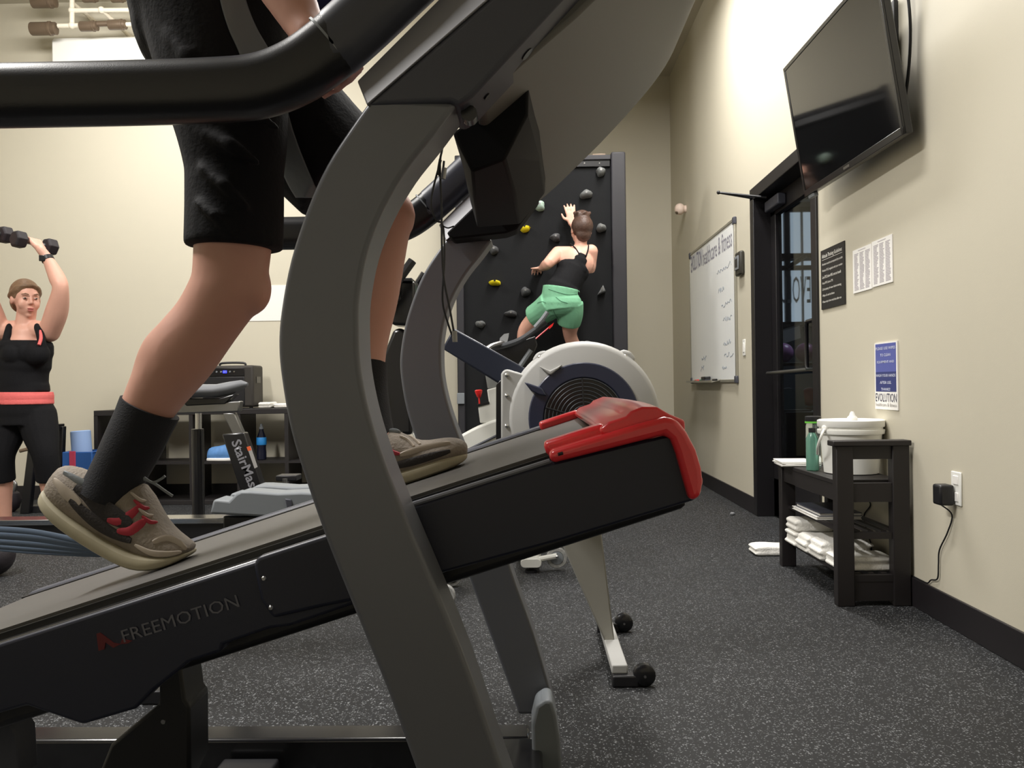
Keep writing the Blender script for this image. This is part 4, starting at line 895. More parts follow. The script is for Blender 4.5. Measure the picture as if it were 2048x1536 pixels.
# guitar amplifier
ap = thing('practice_amplifier', 'black practice amplifier with small blue lights on the cube shelf', 'amplifier', (sxat(468), SY + .15, stop))
ax0, ax1 = P(404, 770, SY + .05).x, P(507, 770, SY + .05).x; az = P(450, 731, SY + .05).z
MB().box(ax0, ax1, SY + .05, SY + .30, stop + .012, az).build('cabinet', mat('amp_vinyl', (46, 42, 38), .6, bump=.3, bscale=300), ap, bevel=.018, seg=3)
MB().box(ax0 + .015, ax1 - .07, SY + .044, SY + .056, az - .085, az - .02).build('control_panel', M_GLOSSB, ap, bevel=.003)
MB().box(ax0 + .02, ax1 - .07, SY + .042, SY + .056, stop + .03, az - .09).build('speaker_grille', M_BLACK, ap, bevel=.004)
for i in range(7): MB().lathe(V(ax0 + .05 + i * .035, SY + .036, az - .05), (0, 1, 0), [(.006, 0), (.008, .008)], 10).build('knob', M_STEEL if i in (0, 6) else M_GREYP, ap)
MB().box(ax0 + .17, ax0 + .20, SY + .041, SY + .045, az - .06, az - .04).build('blue_light', mat('blue_led', (60, 60, 255), .4, emit=(50, 60, 255, 3)), ap)
MB().tube(crom([V(ax0 + .1, SY + .17, az - .002), V(ax0 + .12, SY + .17, az + .022), V(ax1 - .12, SY + .17, az + .022), V(ax1 - .1, SY + .17, az - .002)], 4), .009, 8).build('carry_handle', M_BLACK, ap)
for x in (ax0 + .03, ax1 - .03): MB().lathe(V(x, SY + .08, stop), (0, 0, 1), [(.014, 0.0005), (.014, .014)], 10).build('rubber_foot', M_BLACK, ap)
MB().box(ax1 - .001, ax1 + .004, SY + .12, SY + .22, az - .14, az - .09).build('side_grip', M_GLOSSB, ap)
# folded cloths on the shelf top
def towel(name, x0, x1, y0, y1, z0, h, m=M_TOWEL, fold=3, seed=0):
    """a folded cloth: stacked rounded layers with uneven drooping edges, one surface"""
    rnd = random.Random(seed); mb = MB(); lh = h / fold
    for L in range(fold):
        zc = z0 + lh * (L + .5); dx = (x1 - x0); dy = (y1 - y0); jx, jy = rnd.uniform(-.04, .04) * dx, rnd.uniform(-.04, .04) * dy
        nx = 10; top = []; rings = []
        for i in range(nx + 1):
            t = i / nx; x = x0 + dx * t + jx; hh_ = lh * .56 * (1 + .18 * math.sin(6 * t + L + seed)); sag = .0
            yy0 = y0 + jy + rnd.uniform(-.01, .01) * dy; yy1 = y1 + jy + rnd.uniform(-.01, .01) * dy
            e = .35 if i in (0, nx) else 1
            rings.append([V(x, yy0 + (yy1 - yy0) * (.5 - .5 * math.cos(2 * math.pi * k_ / 16) if False else .5 + .5 * max(-1, min(1, 1.25 * math.cos(2 * math.pi * k_ / 16)))), max(z0, zc + sag + hh_ * e * max(-1, min(1, 1.4 * math.sin(2 * math.pi * k_ / 16))))) for k_ in range(16)])
        mb.loft(rings)
    o = fuse(mb, name, m, None, vox=max(.006, h / 14), it=3)
    return o
def cloth(name, lab, cat, *a, group=None, **k_):
    o = towel(name, *a, **k_); tag(o, lab, cat, group); return o
x0 = sxat(500); 
cloth('folded_towel', 'small white towel crumpled beside the amplifier on the shelf', 'towel', sxat(512), sxat(537), SY + .06, SY + .26, stop + .001, .045, fold=2, seed=1, group='white towels on the shelf')
cloth('folded_towel', 'white towel lying flat at the end of the cube shelf', 'towel', sxat(539), sxat(585), SY + .08, SY + .28, stop + .001, .035, fold=2, seed=2, group='white towels on the shelf')
# olive pads at the other end
for i, (zz, dx, lab) in enumerate(((0, -.03, 'dark olive padded roll lying on the cube shelf'), (.104, .0, 'dark olive padded roll stacked on top of another roll'))):
    xx = sxat(243) + dx
    mb = MB(); mb.tube(crom([V(xx - .03, SY + .2, stop + zz + .052), V(xx + .06, SY + .18, stop + zz + .054), V(xx + .22, SY + .2, stop + zz + .052)], 5), [.03, .042, .048, .05, .05, .05, .05, .05, .048, .042, .03], 16)
    pr = thing('padded_roll', lab, 'roll', (xx, SY + .2, stop + zz), 'olive rolls on the shelf')
    mb.build('roll_body', mat('dark_olive', (52, 48, 36), .7, bump=.4, bscale=60), pr, smooth=60)
    MB().annulus(V(xx + .08, SY + .182, stop + zz + .054), (1, 0, 0), .0495, .0525, .03, 24).build('roll_strap', M_BLACK, pr)
# bottle in a cubby
bx = sxat(521, SY + .1); bz = zm
bo = thing('sports_bottle', 'dark sports drink bottle with blue label in a shelf cubby', 'bottle', (bx, SY + .12, bz))
hB = P(521, 848, SY + .12).z - bz
MB().lathe(V(bx, SY + .12, bz), (0, 0, 1), [(.03, 0.0005), (.037, .006), (.038, hB * .2), (.034, hB * .35), (.038, hB * .45), (.036, hB * .62), (.018, hB * .8), (.016, hB * .86)], 24).build('bottle_body', mat('bottle_dark', (26, 28, 44), .15), bo)
MB().lathe(V(bx, SY + .12, bz), (0, 0, 1), [(.0385, hB * .42), (.0395, hB * .43), (.0392, hB * .62), (.038, hB * .63)], 24).build('bottle_label', mat('label_blue', (40, 130, 200), .5), bo)
MB().lathe(V(bx, SY + .12, bz), (0, 0, 1), [(.018, hB * .86), (.018, hB * .92), (.01, hB * .93), (.01, hB), (.006, hB * 1.005)], 16).build('sports_cap', M_GREYP, bo)
# blue and white trainers in a cubby
def shoe(name_parent, st, Y, mu, ms, n=14):
    """st: stations (bottom px, top px, half width); upper and sole as two meshes"""
    rings = []; srings = []
    for (b_, a_, w_) in st:
        bb, aa = P(*b_, Y), P(*a_, Y); c = (aa + bb) / 2; hv = (aa - bb) / 2
        rings.append([c + hv * math.sin(2 * math.pi * k_ / n) + V(0, w_, 0) * math.cos(2 * math.pi * k_ / n) * (1 - .18 * max(0, math.sin(2 * math.pi * k_ / n))) for k_ in range(n)])
        vv = (aa - bb); L = max(vv.length, 1e-4); th = min(.026, L * .45); un = vv / L
        cb = bb + un * (th * .5 - .004)
        srings.append([cb + un * (th * .5) * max(-1, min(1, 1.5 * math.sin(2 * math.pi * k_ / n))) + V(0, (w_ + .004), 0) * max(-1, min(1, 1.25 * math.cos(2 * math.pi * k_ / n))) for k_ in range(n)])
    u = MB().loft(rings).build('upper', mu, name_parent, smooth=60, sub=1); s_ = MB().loft(srings).build('sole', ms, name_parent, smooth=50, sub=1)
    return u, s_
tsh = thing('trainer', 'blue and white trainer left in a shelf cubby', 'shoe', (sxat(437), SY + .1, zm))
st = [((413, 921), (415, 900), .02), ((422, 921), (422, 893), .035), ((436, 921), (438, 892), .04), ((450, 921), (452, 888), .038), ((462, 921), (462, 886), .03), ((468, 920), (468, 892), .015)]
shoe(tsh, st, SY + .06, mat('trainer_blue', (90, 140, 200), .6, noise=.3, nscale=30), M_PAPER)
# blue bin with a foam roller leaning in it, next to the shelf
bn = thing('storage_bin', 'blue fabric bin with a red strap beside the black shelf', 'bin', (P(155, 900, 6.52).x, 6.52, 0))
bnx0, bnx1 = P(124, 910, 6.38).x, P(184, 910, 6.38).x; bnz = P(150, 904, 6.38).z
m_ = MB(); m_.box(bnx0, bnx1, 6.38, 6.40, 0, bnz); m_.box(bnx0, bnx1, 6.64, 6.66, 0, bnz); m_.box(bnx0, bnx0 + .02, 6.4, 6.64, 0, bnz); m_.box(bnx1 - .02, bnx1, 6.4, 6.64, 0, bnz); m_.box(bnx0, bnx1, 6.38, 6.66, 0, .02)
m_.build('bin_wall', M_BLUE2, bn, bevel=.006)
MB().box(P(138, 910, 6.37).x, P(150, 910, 6.37).x, 6.372, 6.381, .02, bnz + .006).build('bin_strap', M_PINK, bn, bevel=.002)
fr_ = thing('foam_roller', 'pale blue foam roller standing tilted in the blue bin', 'foam roller', (P(158, 900, 6.52).x, 6.52, .02))
a_, b_ = V((bnx0 + bnx1) / 2 - .012, 6.52, .026), P(161, 863, 6.54)
d_ = (b_ - a_).normalized(); MB().lathe(a_, d_, [(.066, 0), (.072, .006), (.072, (b_ - a_).length), (.064, (b_ - a_).length + .006), (.03, (b_ - a_).length + .007), (.03, (b_ - a_).length - .03)], 24).build('roller_foam', M_BLUE1, fr_)
MB().lathe(a_ + d_ * ((b_ - a_).length - .029), d_, [(.029, 0), (.027, .002)], 18).build('roller_core', M_DKPANEL, fr_)
# black squat stand behind the woman
qs = thing('squat_stand', 'black steel stand with a side peg near the back wall', 'stand', (P(80, 990, 6.35).x, 6.4, 0))
SQ = 6.3
for px0, px1, dy in ((67, 48, 0), (92, 84, .18)):
    t_ = P(px0, 855, SQ); MB().prism([V(t_.x - .025, SQ + dy, t_.z), V(t_.x + .03, SQ + dy, t_.z), V(P(px1, 1000, SQ).x + .035, SQ + dy, .0), V(P(px1, 1000, SQ).x - .035, SQ + dy, .0)], (0, .05, 0)).build('stand_leg', M_GLOSSB, qs, bevel=.006)
MB().tube([P(40, 902, SQ), P(60, 897, SQ), P(90, 897, SQ + .1)], .014, 10).build('side_peg', M_BROWN, qs)
MB().box(P(46, 1000, SQ).x, P(104, 1000, SQ).x, SQ + .05, SQ + .22, .0, .05).build('stand_foot', M_BLACK, qs, bevel=.006)
MB().box(P(64, 860, SQ).x, P(96, 860, SQ).x, SQ, SQ + .23, P(70, 862, SQ).z, P(70, 850, SQ).z).build('stand_crossbar', M_GLOSSB, qs, bevel=.004)
# kettlebell at its foot
kb = thing('kettlebell', 'grey handled black kettlebell on the floor beside the steel stand', 'kettlebell', PF(14, 1024))
kc = PF(14, 1024); MB().lathe(kc, (0, 0, 1), [(.05, .0005), (.085, .03), (.10, .085), (.085, .14), (.04, .175)], 20).build('bell', M_IRON, kb)
MB().tube(crom([kc + V(-.05, 0, .15), kc + V(-.065, 0, .21), kc + V(0, 0, .255), kc + V(.065, 0, .21), kc + V(.05, 0, .15)], 5), .015, 10).build('handle', M_STEELD, kb)
# white sheet pinned to the back wall
x0, x1 = P(478, 600, YB).x, P(640, 600, YB).x
ps = thing('wall_poster', 'blank looking white sheet pinned to the back wall', 'poster', ((x0 + x1) / 2, YB, 1.4))
MB().box(x0, x1, YB - .005, YB - .0008, P(520, 642, YB).z, P(520, 571, YB).z).build('sheet', M_PAPER, ps, smooth=0)
for x in (x0 + .04, x1 - .04): MB().lathe(V(x, YB - .005, P(520, 571, YB).z - .03), (0, -1, 0), [(.008, 0), (.006, .006)], 10).build('pin', M_GREYP, ps)
# air conditioner and pipe rack high on the back wall
AY = YB - .2
ac = thing('air_conditioner', 'white wall mounted air conditioner below the pipe rack', 'air conditioner', (P(210, 100, AY).x, YB - .1, 3.4))
x0, x1 = P(103, 100, AY).x, P(330, 100, AY).x; z1 = P(200, 71, AY).z; z0 = P(200, 150, AY).z
MB().prism([V(x0, YB, z0), V(x0, YB - .16, z0), V(x0, AY, z0 + .05), V(x0, AY, z1 - .03), V(x0, AY + .03, z1), V(x0, YB, z1)], (x1 - x0, 0, 0)).build('body', M_WHITE, ac, bevel=.012, seg=3)
zl = P(200, 123.5, AY).z
MB().box(x0 + .05, x1 - .08, AY - .003, AY + .004, zl - .005, zl + .005).build('louvre_gap', M_GREYP, ac)
MB().box(x0 + .05, x1 - .05, YB - .16, YB - .13, z0 - .006, z0 + .004).build('louvre', M_GREYP, ac)
HY = 6.80
pr_ = thing('pipe_rack', 'white pipe frame carrying brown rollers high on the back wall', 'pipe rack', (P(190, 30, HY).x, HY, 3.8))
M_PIPE = mat('white_pipe', (240, 232, 214), .45)
def pipe(a_, b_, r=.020, m=M_PIPE, name='pipe', y0=HY, y1=HY): MB().cyl(P(*a_, y0), P(*b_, y1), r, 12).build(name, m, pr_)
pipe((144, -60), (144, 50), .019); pipe((270, -60), (269, 47), .019); pipe((144, 21), (270, 20), .018)
pipe((116, 52), (158, 51), .018); pipe((253, 49), (360, 48), .018)
for px, py in ((144, 21), (270, 20), (144, 51), (269, 48), (203, 20)): MB().ell(P(px, py, HY), .028, 12, 8).build('pipe_joint', M_PIPE, pr_)
for x0_, x1_, yc, r in ((62, 113, 57, .052), (160, 196, 52, .04), (217, 253, 49, .04), (64, 113, 4, .045), (165, 195, -6, .04), (222, 250, -6, .04)):
    a_, b_ = P(x0_, yc + 1, HY), P(x1_, yc, HY); L = (b_ - a_).length
    MB().lathe(a_, b_ - a_, [(r * .5, 0), (r * .95, .004), (r, .01), (r, L * .7), (r * 1.08, L * .72), (r * 1.08, L * .8), (r * .95, L * .82), (r * .95, L - .006), (r * .5, L)], 18).build('roller', M_BROWN, pr_)
MB().cyl(P(195, 48, HY), P(218, 47, HY), .022, 10).build('roller_axle', M_BROWN, pr_)
for px in (144, 270): MB().cyl(P(px, 5, HY), V(P(px, 5, HY).x, YB, P(px, 5, HY).z), .016, 10).build('wall_spur', M_PIPE, pr_)
MB().cyl(P(206, 22, HY), V(P(222, 40, HY).x, YB, P(222, 40, HY).z), .016, 10).build('wall_spur', M_PIPE, pr_)

# ================================================================== BANDS AND BALL ON THE LEFT
bd = thing('resistance_bands', 'bundle of blue grey resistance bands stretched low behind the treadmill', 'resistance bands', (P(0, 1080, 2.5).x, 2.5, .4))
for i, (y0_, y1_, w_) in enumerate(((1061, 1090, 6), (1074, 1094, 7), (1087, 1098, 6), (1097, 1102, 5), (1103, 1106, 3))):
    pts = crom([P(-260, y0_ - 6 + i * 6, 2.5 + i * .012), P(-60, y0_ - 4, 2.5 + i * .012), P(60, y0_ + 2, 2.5 + i * .01), P(160, (y0_ + y1_) / 2 + 6, 2.5 + i * .006), P(250, y1_ + 6, 2.5)], 5)
    MB().tube(pts, [(w_ * 2.5 / F_PX, .002)] * len(pts), 8, up=(0, 0, 1)).build('band', M_BAND, bd)
cb = P(252, 1104, 2.5); MB().cyl(cb + V(-.01, 0, 0), cb + V(.05, 0, -.01), .022, 12).build('band_handle', M_BLACK, bd)
an = V(P(-260, 1060, 2.5).x, 2.5, 0); MB().tube([an + V(-.02, 0, 0), an + V(-.02, 0, .6)], .02, 10).build('anchor_post', M_BLACK, bd); MB().lathe(an + V(-.02, 0, 0), (0, 0, 1), [(.14, 0.0), (.14, .02), (.03, .03)], 20).build('anchor_base', M_BLACK, bd)
MB().tube([cb + V(.04, 0, -.01), cb + V(.05, .02, -.2), V(cb.x + .05, 2.52, .03)], .012, 8).build('anchor_strap', M_BLACK, bd); MB().box(cb.x - .02, cb.x + .12, 2.45, 2.6, 0, .04).build('anchor_weight', M_BLACK, bd, bevel=.005)
mbp = PF(-14, 1152); tag(MB().ell((mbp.x, mbp.y, .1001), .10, 24, 16).build('medicine_ball', M_IRON), 'black rubber medicine ball on the speckled floor', 'ball')
# pebble on the floor by the door
pb = PF(1465, 1031); mb = MB(); mb.ell(pb + V(0, 0, .012), (.018, .014, .012), 10, 7); tag(mb.build('crumpled_wrapper', mat('wrapper_grey', (120, 122, 125), .5)), 'small crumpled grey wrapper on the floor near the door', 'litter')

# ================================================================== BENCH WITH ITS THINGS
BY0, BY1 = 3.47, 4.30; BX0, BX1 = 1.215, 1.505; BZ = .50
bc = thing('shoe_bench', 'black brown wooden bench with slatted shelves against the right wall', 'bench', (1.36, 3.9, 0))
pw = .068
AZ = P(1740, 881, BY0).z
for x0_, y0_, zt_ in ((BX0, BY0, AZ - .02), (BX1 - pw, BY0, AZ - .02), (BX0, BY1 - pw, BZ), (BX1 - pw, BY1 - pw, BZ)):
    MB().box(x0_, x0_ + pw, y0_, y0_ + .05, 0, zt_).build('leg', M_WOOD, bc, bevel=.004)
MB().box(BX0 - .015, BX1 + .004, BY0 - .012, BY0 + .062, AZ - .022, AZ).build('arm_rest', M_WOOD, bc, bevel=.004)
MB().box(BX0 + pw, BX1 - pw, BY0 + .01, BY0 + .035, AZ - .075, AZ - .022).build('end_rail', M_WOOD, bc)
MB().box(BX0 + pw, BX1 - pw, BY0 + .008, BY0 + .035, BZ - .085, BZ - .01).build('end_rail', M_WOOD, bc)
MB().box(BX0 + .01, BX1 - .01, BY0 + .05, BY1, BZ - .02, BZ).build('seat_board', M_WOOD, bc, bevel=.003)
for x0_ in (BX0 + .012, BX1 - .035): MB().box(x0_, x0_ + .022, BY0 + .05, BY1 - .05, BZ - .085, BZ - .02).build('seat_apron', M_WOOD, bc)
MB().box(BX0 + pw, BX1 - pw, BY1 - .045, BY1 - .02, BZ - .085, BZ - .02).build('end_rail', M_WOOD, bc)
for z_ in (.285, .115):
    for y_ in (BY0 + .01, BY1 - .04): MB().box(BX0 + pw, BX1 - pw, y_, y_ + .025, z_ - .018, z_ + .008).build('shelf_rail', M_WOOD, bc)
    for i in range(5):
        xx = BX0 + .03 + i * .052; MB().box(xx, xx + .022, BY0 + .035, BY1 - .04, z_ + .0, z_ + .012).build('slat', M_WOOD, bc)
MB().box(BX0 + pw, BX1 - pw, BY0 + .012, BY0 + .03, .02, .098).build('lower_apron', M_WOOD, bc)
# bucket
bu = thing('plastic_bucket', 'white plastic bucket with lid and bail handle on the bench', 'bucket', (1.365, 3.78, BZ))
bc_ = V(P(1702, 900, 3.78).x, 3.78, BZ); H_ = P(1700, 838, 3.70).z - BZ; rT = .132
MB().lathe(bc_, (0, 0, 1), [(.105, .0008), (.112, .004), (rT - .006, H_ * .72), (rT + .004, H_ * .725), (rT + .006, H_ * .76), (rT + .006, H_ * .80), (rT - .002, H_ * .81), (rT - .002, H_ * .86)], 40).build('pail', M_WHITE, bu, smooth=30)
MB().lathe(bc_, (0, 0, 1), [(rT + .004, H_ * .85), (rT + .006, H_ * .865), (rT + .006, H_ * .965), (rT - .002, H_ * .98), (rT - .012, H_ * .965), (.001, H_ * .965)], 40).build('lid', M_WHITE, bu, smooth=30)
tp_ = bc_ + V(.0, -.02, H_ * .966)
MB().lathe(tp_, (0, 0, 1), [(.022, 0), (.021, .012), (.012, .022), (.010, .03), (.005, .038)], 16).build('dispensing_nozzle', M_WHITE, bu)
sgn = V(-1, -.35, 0).normalized()
hd = crom([bc_ + sgn * (rT + .004) + V(0, 0, H_ * .82), bc_ + sgn * (rT + .03) + V(.0, -.03, H_ * .72), bc_ + sgn * (rT + .03) + V(-.01, -.01, H_ * .52), bc_ + sgn * (rT + .015) + V(-.012, .03, H_ * .36)], 5)
MB().tube(hd, .006, 8).build('bail_handle', M_WHITE, bu)
MB().lathe(bc_ + sgn * (rT - .004) + V(0, 0, H_ * .82), sgn, [(.016, 0), (.016, .012), (.008, .016)], 14).build('bail_ear', M_WHITE, bu)
# bottles
M_CLR = mat('clear_plastic', (215, 225, 222), .06, trans=.9)
bt_ = thing('spray_bottle', 'clear bottle with black cap behind the white bucket on the bench', 'bottle', (1.27, 3.99, BZ))
q = V(P(1627, 900, 4.02).x, 4.02, BZ); hB = P(1627, 832, 4.02).z - BZ
MB().lathe(q, (0, 0, 1), [(.03, .0006), (.034, .004), (.034, hB * .8), (.03, hB * .88), (.02, hB * .93)], 22).build('bottle_body', M_CLR, bt_)
MB().lathe(q, (0, 0, 1), [(.035, hB * .88), (.036, hB * .9), (.036, hB * .99), (.03, hB)], 22).build('cap', M_BLACK, bt_)
MB().annulus(q + V(0, 0, hB * .865), (0, 0, 1), .0335, .0365, .008, 24).build('cap_band', mat('lime_band', (110, 200, 70), .5), bt_)
gb = thing('green_bottle', 'translucent green bottle standing against the white bucket', 'bottle', (1.25, 3.9, BZ))
q = V(P(1624, 900, 3.90).x + .002, 3.90, BZ); hB = P(1627, 856, 3.9).z - BZ
MB().lathe(q, (0, 0, 1), [(.024, .0006), (.028, .004), (.028, hB * .75), (.014, hB * .9)], 22).build('bottle_body', mat('green_plastic', (120, 175, 155), .2, trans=.55), gb)
MB().lathe(q, (0, 0, 1), [(.016, hB * .9), (.016, hB)], 16).build('cap', M_BLACK, gb)
# papers, clipboard, keys
pt = thing('paper_stack', 'loose stack of white leaflets at the far end of the bench', 'papers', (1.25, 4.17, BZ))
for i in range(5):
    a_ = random.uniform(-.12, .12); R_ = Matrix.Rotation(a_, 3, 'Z'); c_ = V(1.268 + random.uniform(-.01, .01) - .004 * i, 4.175 + random.uniform(-.01, .01), BZ + .002 + i * .0045)
    MB().obox(c_, R_ @ V(.075, 0, 0), R_ @ V(0, .10, 0), V(0, 0, .0018)).build('leaflet', M_PAPER, pt, smooth=0)
cbd = thing('clipboard', 'dark clipboard lying flat on the bench beside the leaflets', 'clipboard', (1.42, 4.01, BZ))
MB().box(1.362, 1.475, 3.96, 4.06, BZ + .0006, BZ + .006).build('board', M_DKPANEL, cbd, bevel=.001); MB().box(1.39, 1.45, 4.04, 4.055, BZ + .006, BZ + .013).build('clip', M_STEEL, cbd, bevel=.002)
ky = thing('key_ring', 'small ring of steel keys on the bench', 'keys', (1.36, 4.12, BZ))
MB().tube([V(1.375 + .014 * math.cos(t * .35), 4.15 + .014 * math.sin(t * .35), BZ + .004) for t in range(19)], .0016, 6).build('ring', M_STEEL, ky)
for i in range(3): MB().obox((1.39 + .005 * i, 4.125 + .014 * i, BZ + .003 + .0022 * i), (.018, .004 * (i - 1), 0), (-.001 * (i - 1), .006, 0), (0, 0, .001)).build('key', M_STEELD, ky)
# books on the slatted shelf
zS = .2972
for i, (dz, th_, col_, lab) in enumerate(((0, .014, M_PAPER, 'white booklet under the dark folder on the upper slats'), (.0145, .016, M_DKPANEL, 'dark folder lying on the white booklet on the upper slats'))):
    bo_ = thing('folder', lab, 'folder', (1.33, 4.0, zS + dz), 'folders on the slatted shelf'); 
    MB().box(1.235 + .012 * i, 1.43, 3.78, 4.13 - .015 * i, zS + dz + .0004, zS + dz + .003).build('cover', col_, bo_); MB().box(1.24 + .012 * i, 1.428, 3.785, 4.125 - .015 * i, zS + dz + .003, zS + dz + th_ - .003).build('pages', M_PAPER, bo_); MB().box(1.235 + .012 * i, 1.43, 3.78, 4.13 - .015 * i, zS + dz + th_ - .003, zS + dz + th_).build('cover', col_, bo_)
# towels on the lower slats
zT = .1275
for i, (x0_, x1_, y0_, y1_, z_, h_, f_, lab) in enumerate((
    (1.235, 1.47, 3.53, 3.70, zT, .055, 3, 'white towel at the raised arm end of the lower slats'),
    (1.225, 1.45, 3.715, 3.87, zT, .08, 3, 'thick folded white towel in the middle of the lower slats'),
    (1.22, 1.43, 3.885, 4.03, zT, .075, 3, 'folded white towel between the thick towel and the tall pile'),
    (1.22, 1.42, 4.045, 4.20, zT, .07, 3, 'bottom white towel of the tall pile at the far bench legs'),
    (1.225, 1.41, 4.04, 4.19, zT + .0715, .055, 2, 'top white towel of the tall pile at the far bench legs'))):
    cloth('folded_towel', lab, 'towel', x0_, x1_, y0_, y1_, z_, h_, fold=f_, seed=10 + i, group='white towels on the bench slats')
f0 = PF(1509, 1112); f1 = PF(1551, 1113)
cloth('folded_towel', 'small folded white towel lying on the floor beyond the bench', 'towel', f0.x, f1.x + .09, f0.y - .01, f0.y + .14, .0005, .045, fold=2, seed=30)
# glass beaker under the bench slats
# ================================================================== PEOPLE
def grip(mb, c, a, w, rh=.016, s=1., r=.0088, flip=1):
    """a hand closed round a bar: c bar centre, a bar axis, w direction from bar to wrist"""
    a = a.normalized(); w = (w - a * w.dot(a)).normalized(); n = a.cross(w).normalized() * flip
    R = rh + r * .9
    pc = c + w * (.040 * s) + n * (.012 * s)
    limb(mb, [pc + a * .028 * s - w * .022 * s, pc + a * .02 * s + w * .03 * s], [.017 * s, .016 * s], 3, 10)
    limb(mb, [pc - a * .028 * s - w * .022 * s, pc - a * .016 * s + w * .03 * s], [.017 * s, .016 * s], 3, 10)
    limb(mb, [pc - w * .024 * s, pc + w * .036 * s], [.019 * s, .018 * s], 3, 10)
    for i, (o, end) in enumerate(((-.033, 215), (-.011, 235), (.011, 240), (.033, 220))):
        pts = [pc + a * o * s - w * .02 * s]
        for th in (60, 105, 150, 195, end):
            t = math.radians(th); pts.append(c + a * o * s + (w * math.cos(t) + n * math.sin(t)) * R)
        limb(mb, pts, [r * s * 1.1] + [r * s] * 4 + [r * s * .85], 3, 8)
    pts = [pc + a * .036 * s + w * .02 * s]
    for th in (-20, -70, -120): t = math.radians(th); pts.append(c + a * .045 * s + (w * math.cos(t) + n * math.sin(t)) * (R + .003))
    limb(mb, pts, [r * 1.3 * s, r * 1.2 * s, r * 1.1 * s, r * .95 * s], 3, 8)
    return pc + w * .036 * s
def open_hand(mb, wrist, d, n, s=1., spread=.28, curl=.25, thumb=1):
    """relaxed open hand: d finger direction, n palm normal"""
    d = d.normalized(); n = (n - d * n.dot(d)).normalized(); x = d.cross(n).normalized(); r = .0088 * s
    for o in (-.026, -.009, .009, .026): limb(mb, [wrist + x * o * .6 * s, wrist + d * .085 * s + x * o * s], [.014 * s, .0115 * s], 3, 8)
    for o, L in ((-.030, .062), (-.010, .074), (.010, .078), (.030, .070)):
        b = wrist + d * .085 * s + x * o * s; f = (d + x * (o / .03 * spread * .5)).normalized()
        limb(mb, [b, b + f * L * .45 * s - n * 0, b + f * L * .78 * s + n * L * curl * .25 * s, b + f * L * s + n * L * curl * .6 * s], [r * 1.05, r, r * .95, r * .8], 3, 8)
    b = wrist + d * .03 * s + x * .026 * s * thumb
    limb(mb, [b, b + (d * .5 + x * thumb * .75).normalized() * .035 * s, b + (d * .8 + x * thumb * .6).normalized() * .068 * s], [r * 1.5, r * 1.2, r * .95], 3, 8)
def head(mb, c, f, u, s=1.):
    """skull with jaw, brow, nose, lips and ears; f forward, u up"""
    f = f.normalized(); u = (u - f * u.dot(f)).normalized(); x = f.cross(u).normalized(); R = Matrix((x, f, u)).transposed()
    W = lambda a, b, d: c + x * a * s + f * b * s + u * d * s
    mb.ell(W(0, -.012, .025), (.076 * s, .094 * s, .088 * s), 20, 14, R)
    mb.ell(W(0, .022, -.035), (.060 * s, .062 * s, .075 * s), 18, 12, R)
    mb.ell(W(0, .052, -.090), (.024 * s, .024 * s, .020 * s), 12, 8, R)
    limb(mb, [W(0, .080, .028), W(0, .092, -.002), W(0, .099, -.015)], [.009 * s, .010 * s, .0112 * s], 3, 10)
    for k in (-1, 1):
        mb.ell(W(.011 * k, .087, -.020), (.009 * s, .010 * s, .007 * s), 10, 6, R)
        mb.ell(W(.032 * k, .054, -.024), (.032 * s, .026 * s, .036 * s), 14, 9, R)
        limb(mb, [W(.014 * k, .076, .037), W(.04 * k, .068, .040)], [.009 * s, .008 * s], 3, 8)
        mb.ell(W(.078 * k, -.012, -.002), (.009 * s, .020 * s, .032 * s), 12, 8, R)
    mb.ell(W(0, .078, -.050), (.023 * s, .014 * s, .007 * s), 12, 6, R); mb.ell(W(0, .076, -.063), (.021 * s, .014 * s, .008 * s), 12, 6, R)
    return W, R
def face_parts(W, R, s, par, lip, brow):
    for k in (-1, 1):
        MB().ell(W(.031 * k, .0755, .012), (.0125 * s, .010 * s, .0055 * s), 12, 8, R).build('eye', mat('eye_white', (190, 170, 160), .3), par)
        MB().ell(W(.032 * k, .0845, .011), (.0058 * s, .0042 * s, .0052 * s), 10, 6, R).build('iris', mat('iris_dark', (50, 40, 38), .2), par)
        MB().tube([W(.014 * k, .093, .034), W(.032 * k, .089, .040), W(.05 * k, .074, .034)], [.0028 * s, .0032 * s, .002 * s], 6).build('eyebrow', brow, par)
    MB().ell(W(0, .0885, -.050), (.021 * s, .007 * s, .005 * s), 12, 6, R).build('lip', lip, par); MB().ell(W(0, .0865, -.062), (.019 * s, .007 * s, .006 * s), 12, 6, R).build('lip', lip, par)

# ------------------------------------------------------------------ the runner
rn = thing('person', 'runner in black shorts with grey side panels running on the treadmill', 'person', P(455, 570, 1.45))
YR, YLg = 1.36, 1.56
mb = MB()
hipR, hipL = P(425, 45, YR + .01), P(455, 40, YLg - .02); knR = P(458, 572, YR); anR = P(232, 958, YR)
limb(mb, [hipR, P(462, 250, YR), P(468, 400, YR), P(466, 490, YR), knR], [.085, .064, .062, .060, .057], 6, 18)
limb(mb, [knR, P(415, 640, YR), P(358, 716, YR), P(292, 822, YR), anR, P(215, 990, YR)], [.058, .053, .055, .041, .034, .034], 6, 18)
mb.ell(P(500, 575, YR), (.034, .04, .045), 14, 10)                                    # kneecap
limb(mb, [P(395, 640, YR), P(345, 712, YR), P(300, 780, YR)], [.035, .050, .035], 4, 14)   # calf
limb(mb, [P(215, 990, YR), P(290, 1085, YR), P(345, 1095, YR)], [.032, .028, .02], 4, 12)
YLs = 1.47
knL = P(772, 432, YLg); anL = P(738, 862, 1.49)
limb(mb, [hipL, P(590, 220, YLg), P(690, 340, YLg), knL], [.092, .080, .066, .054], 6, 18)
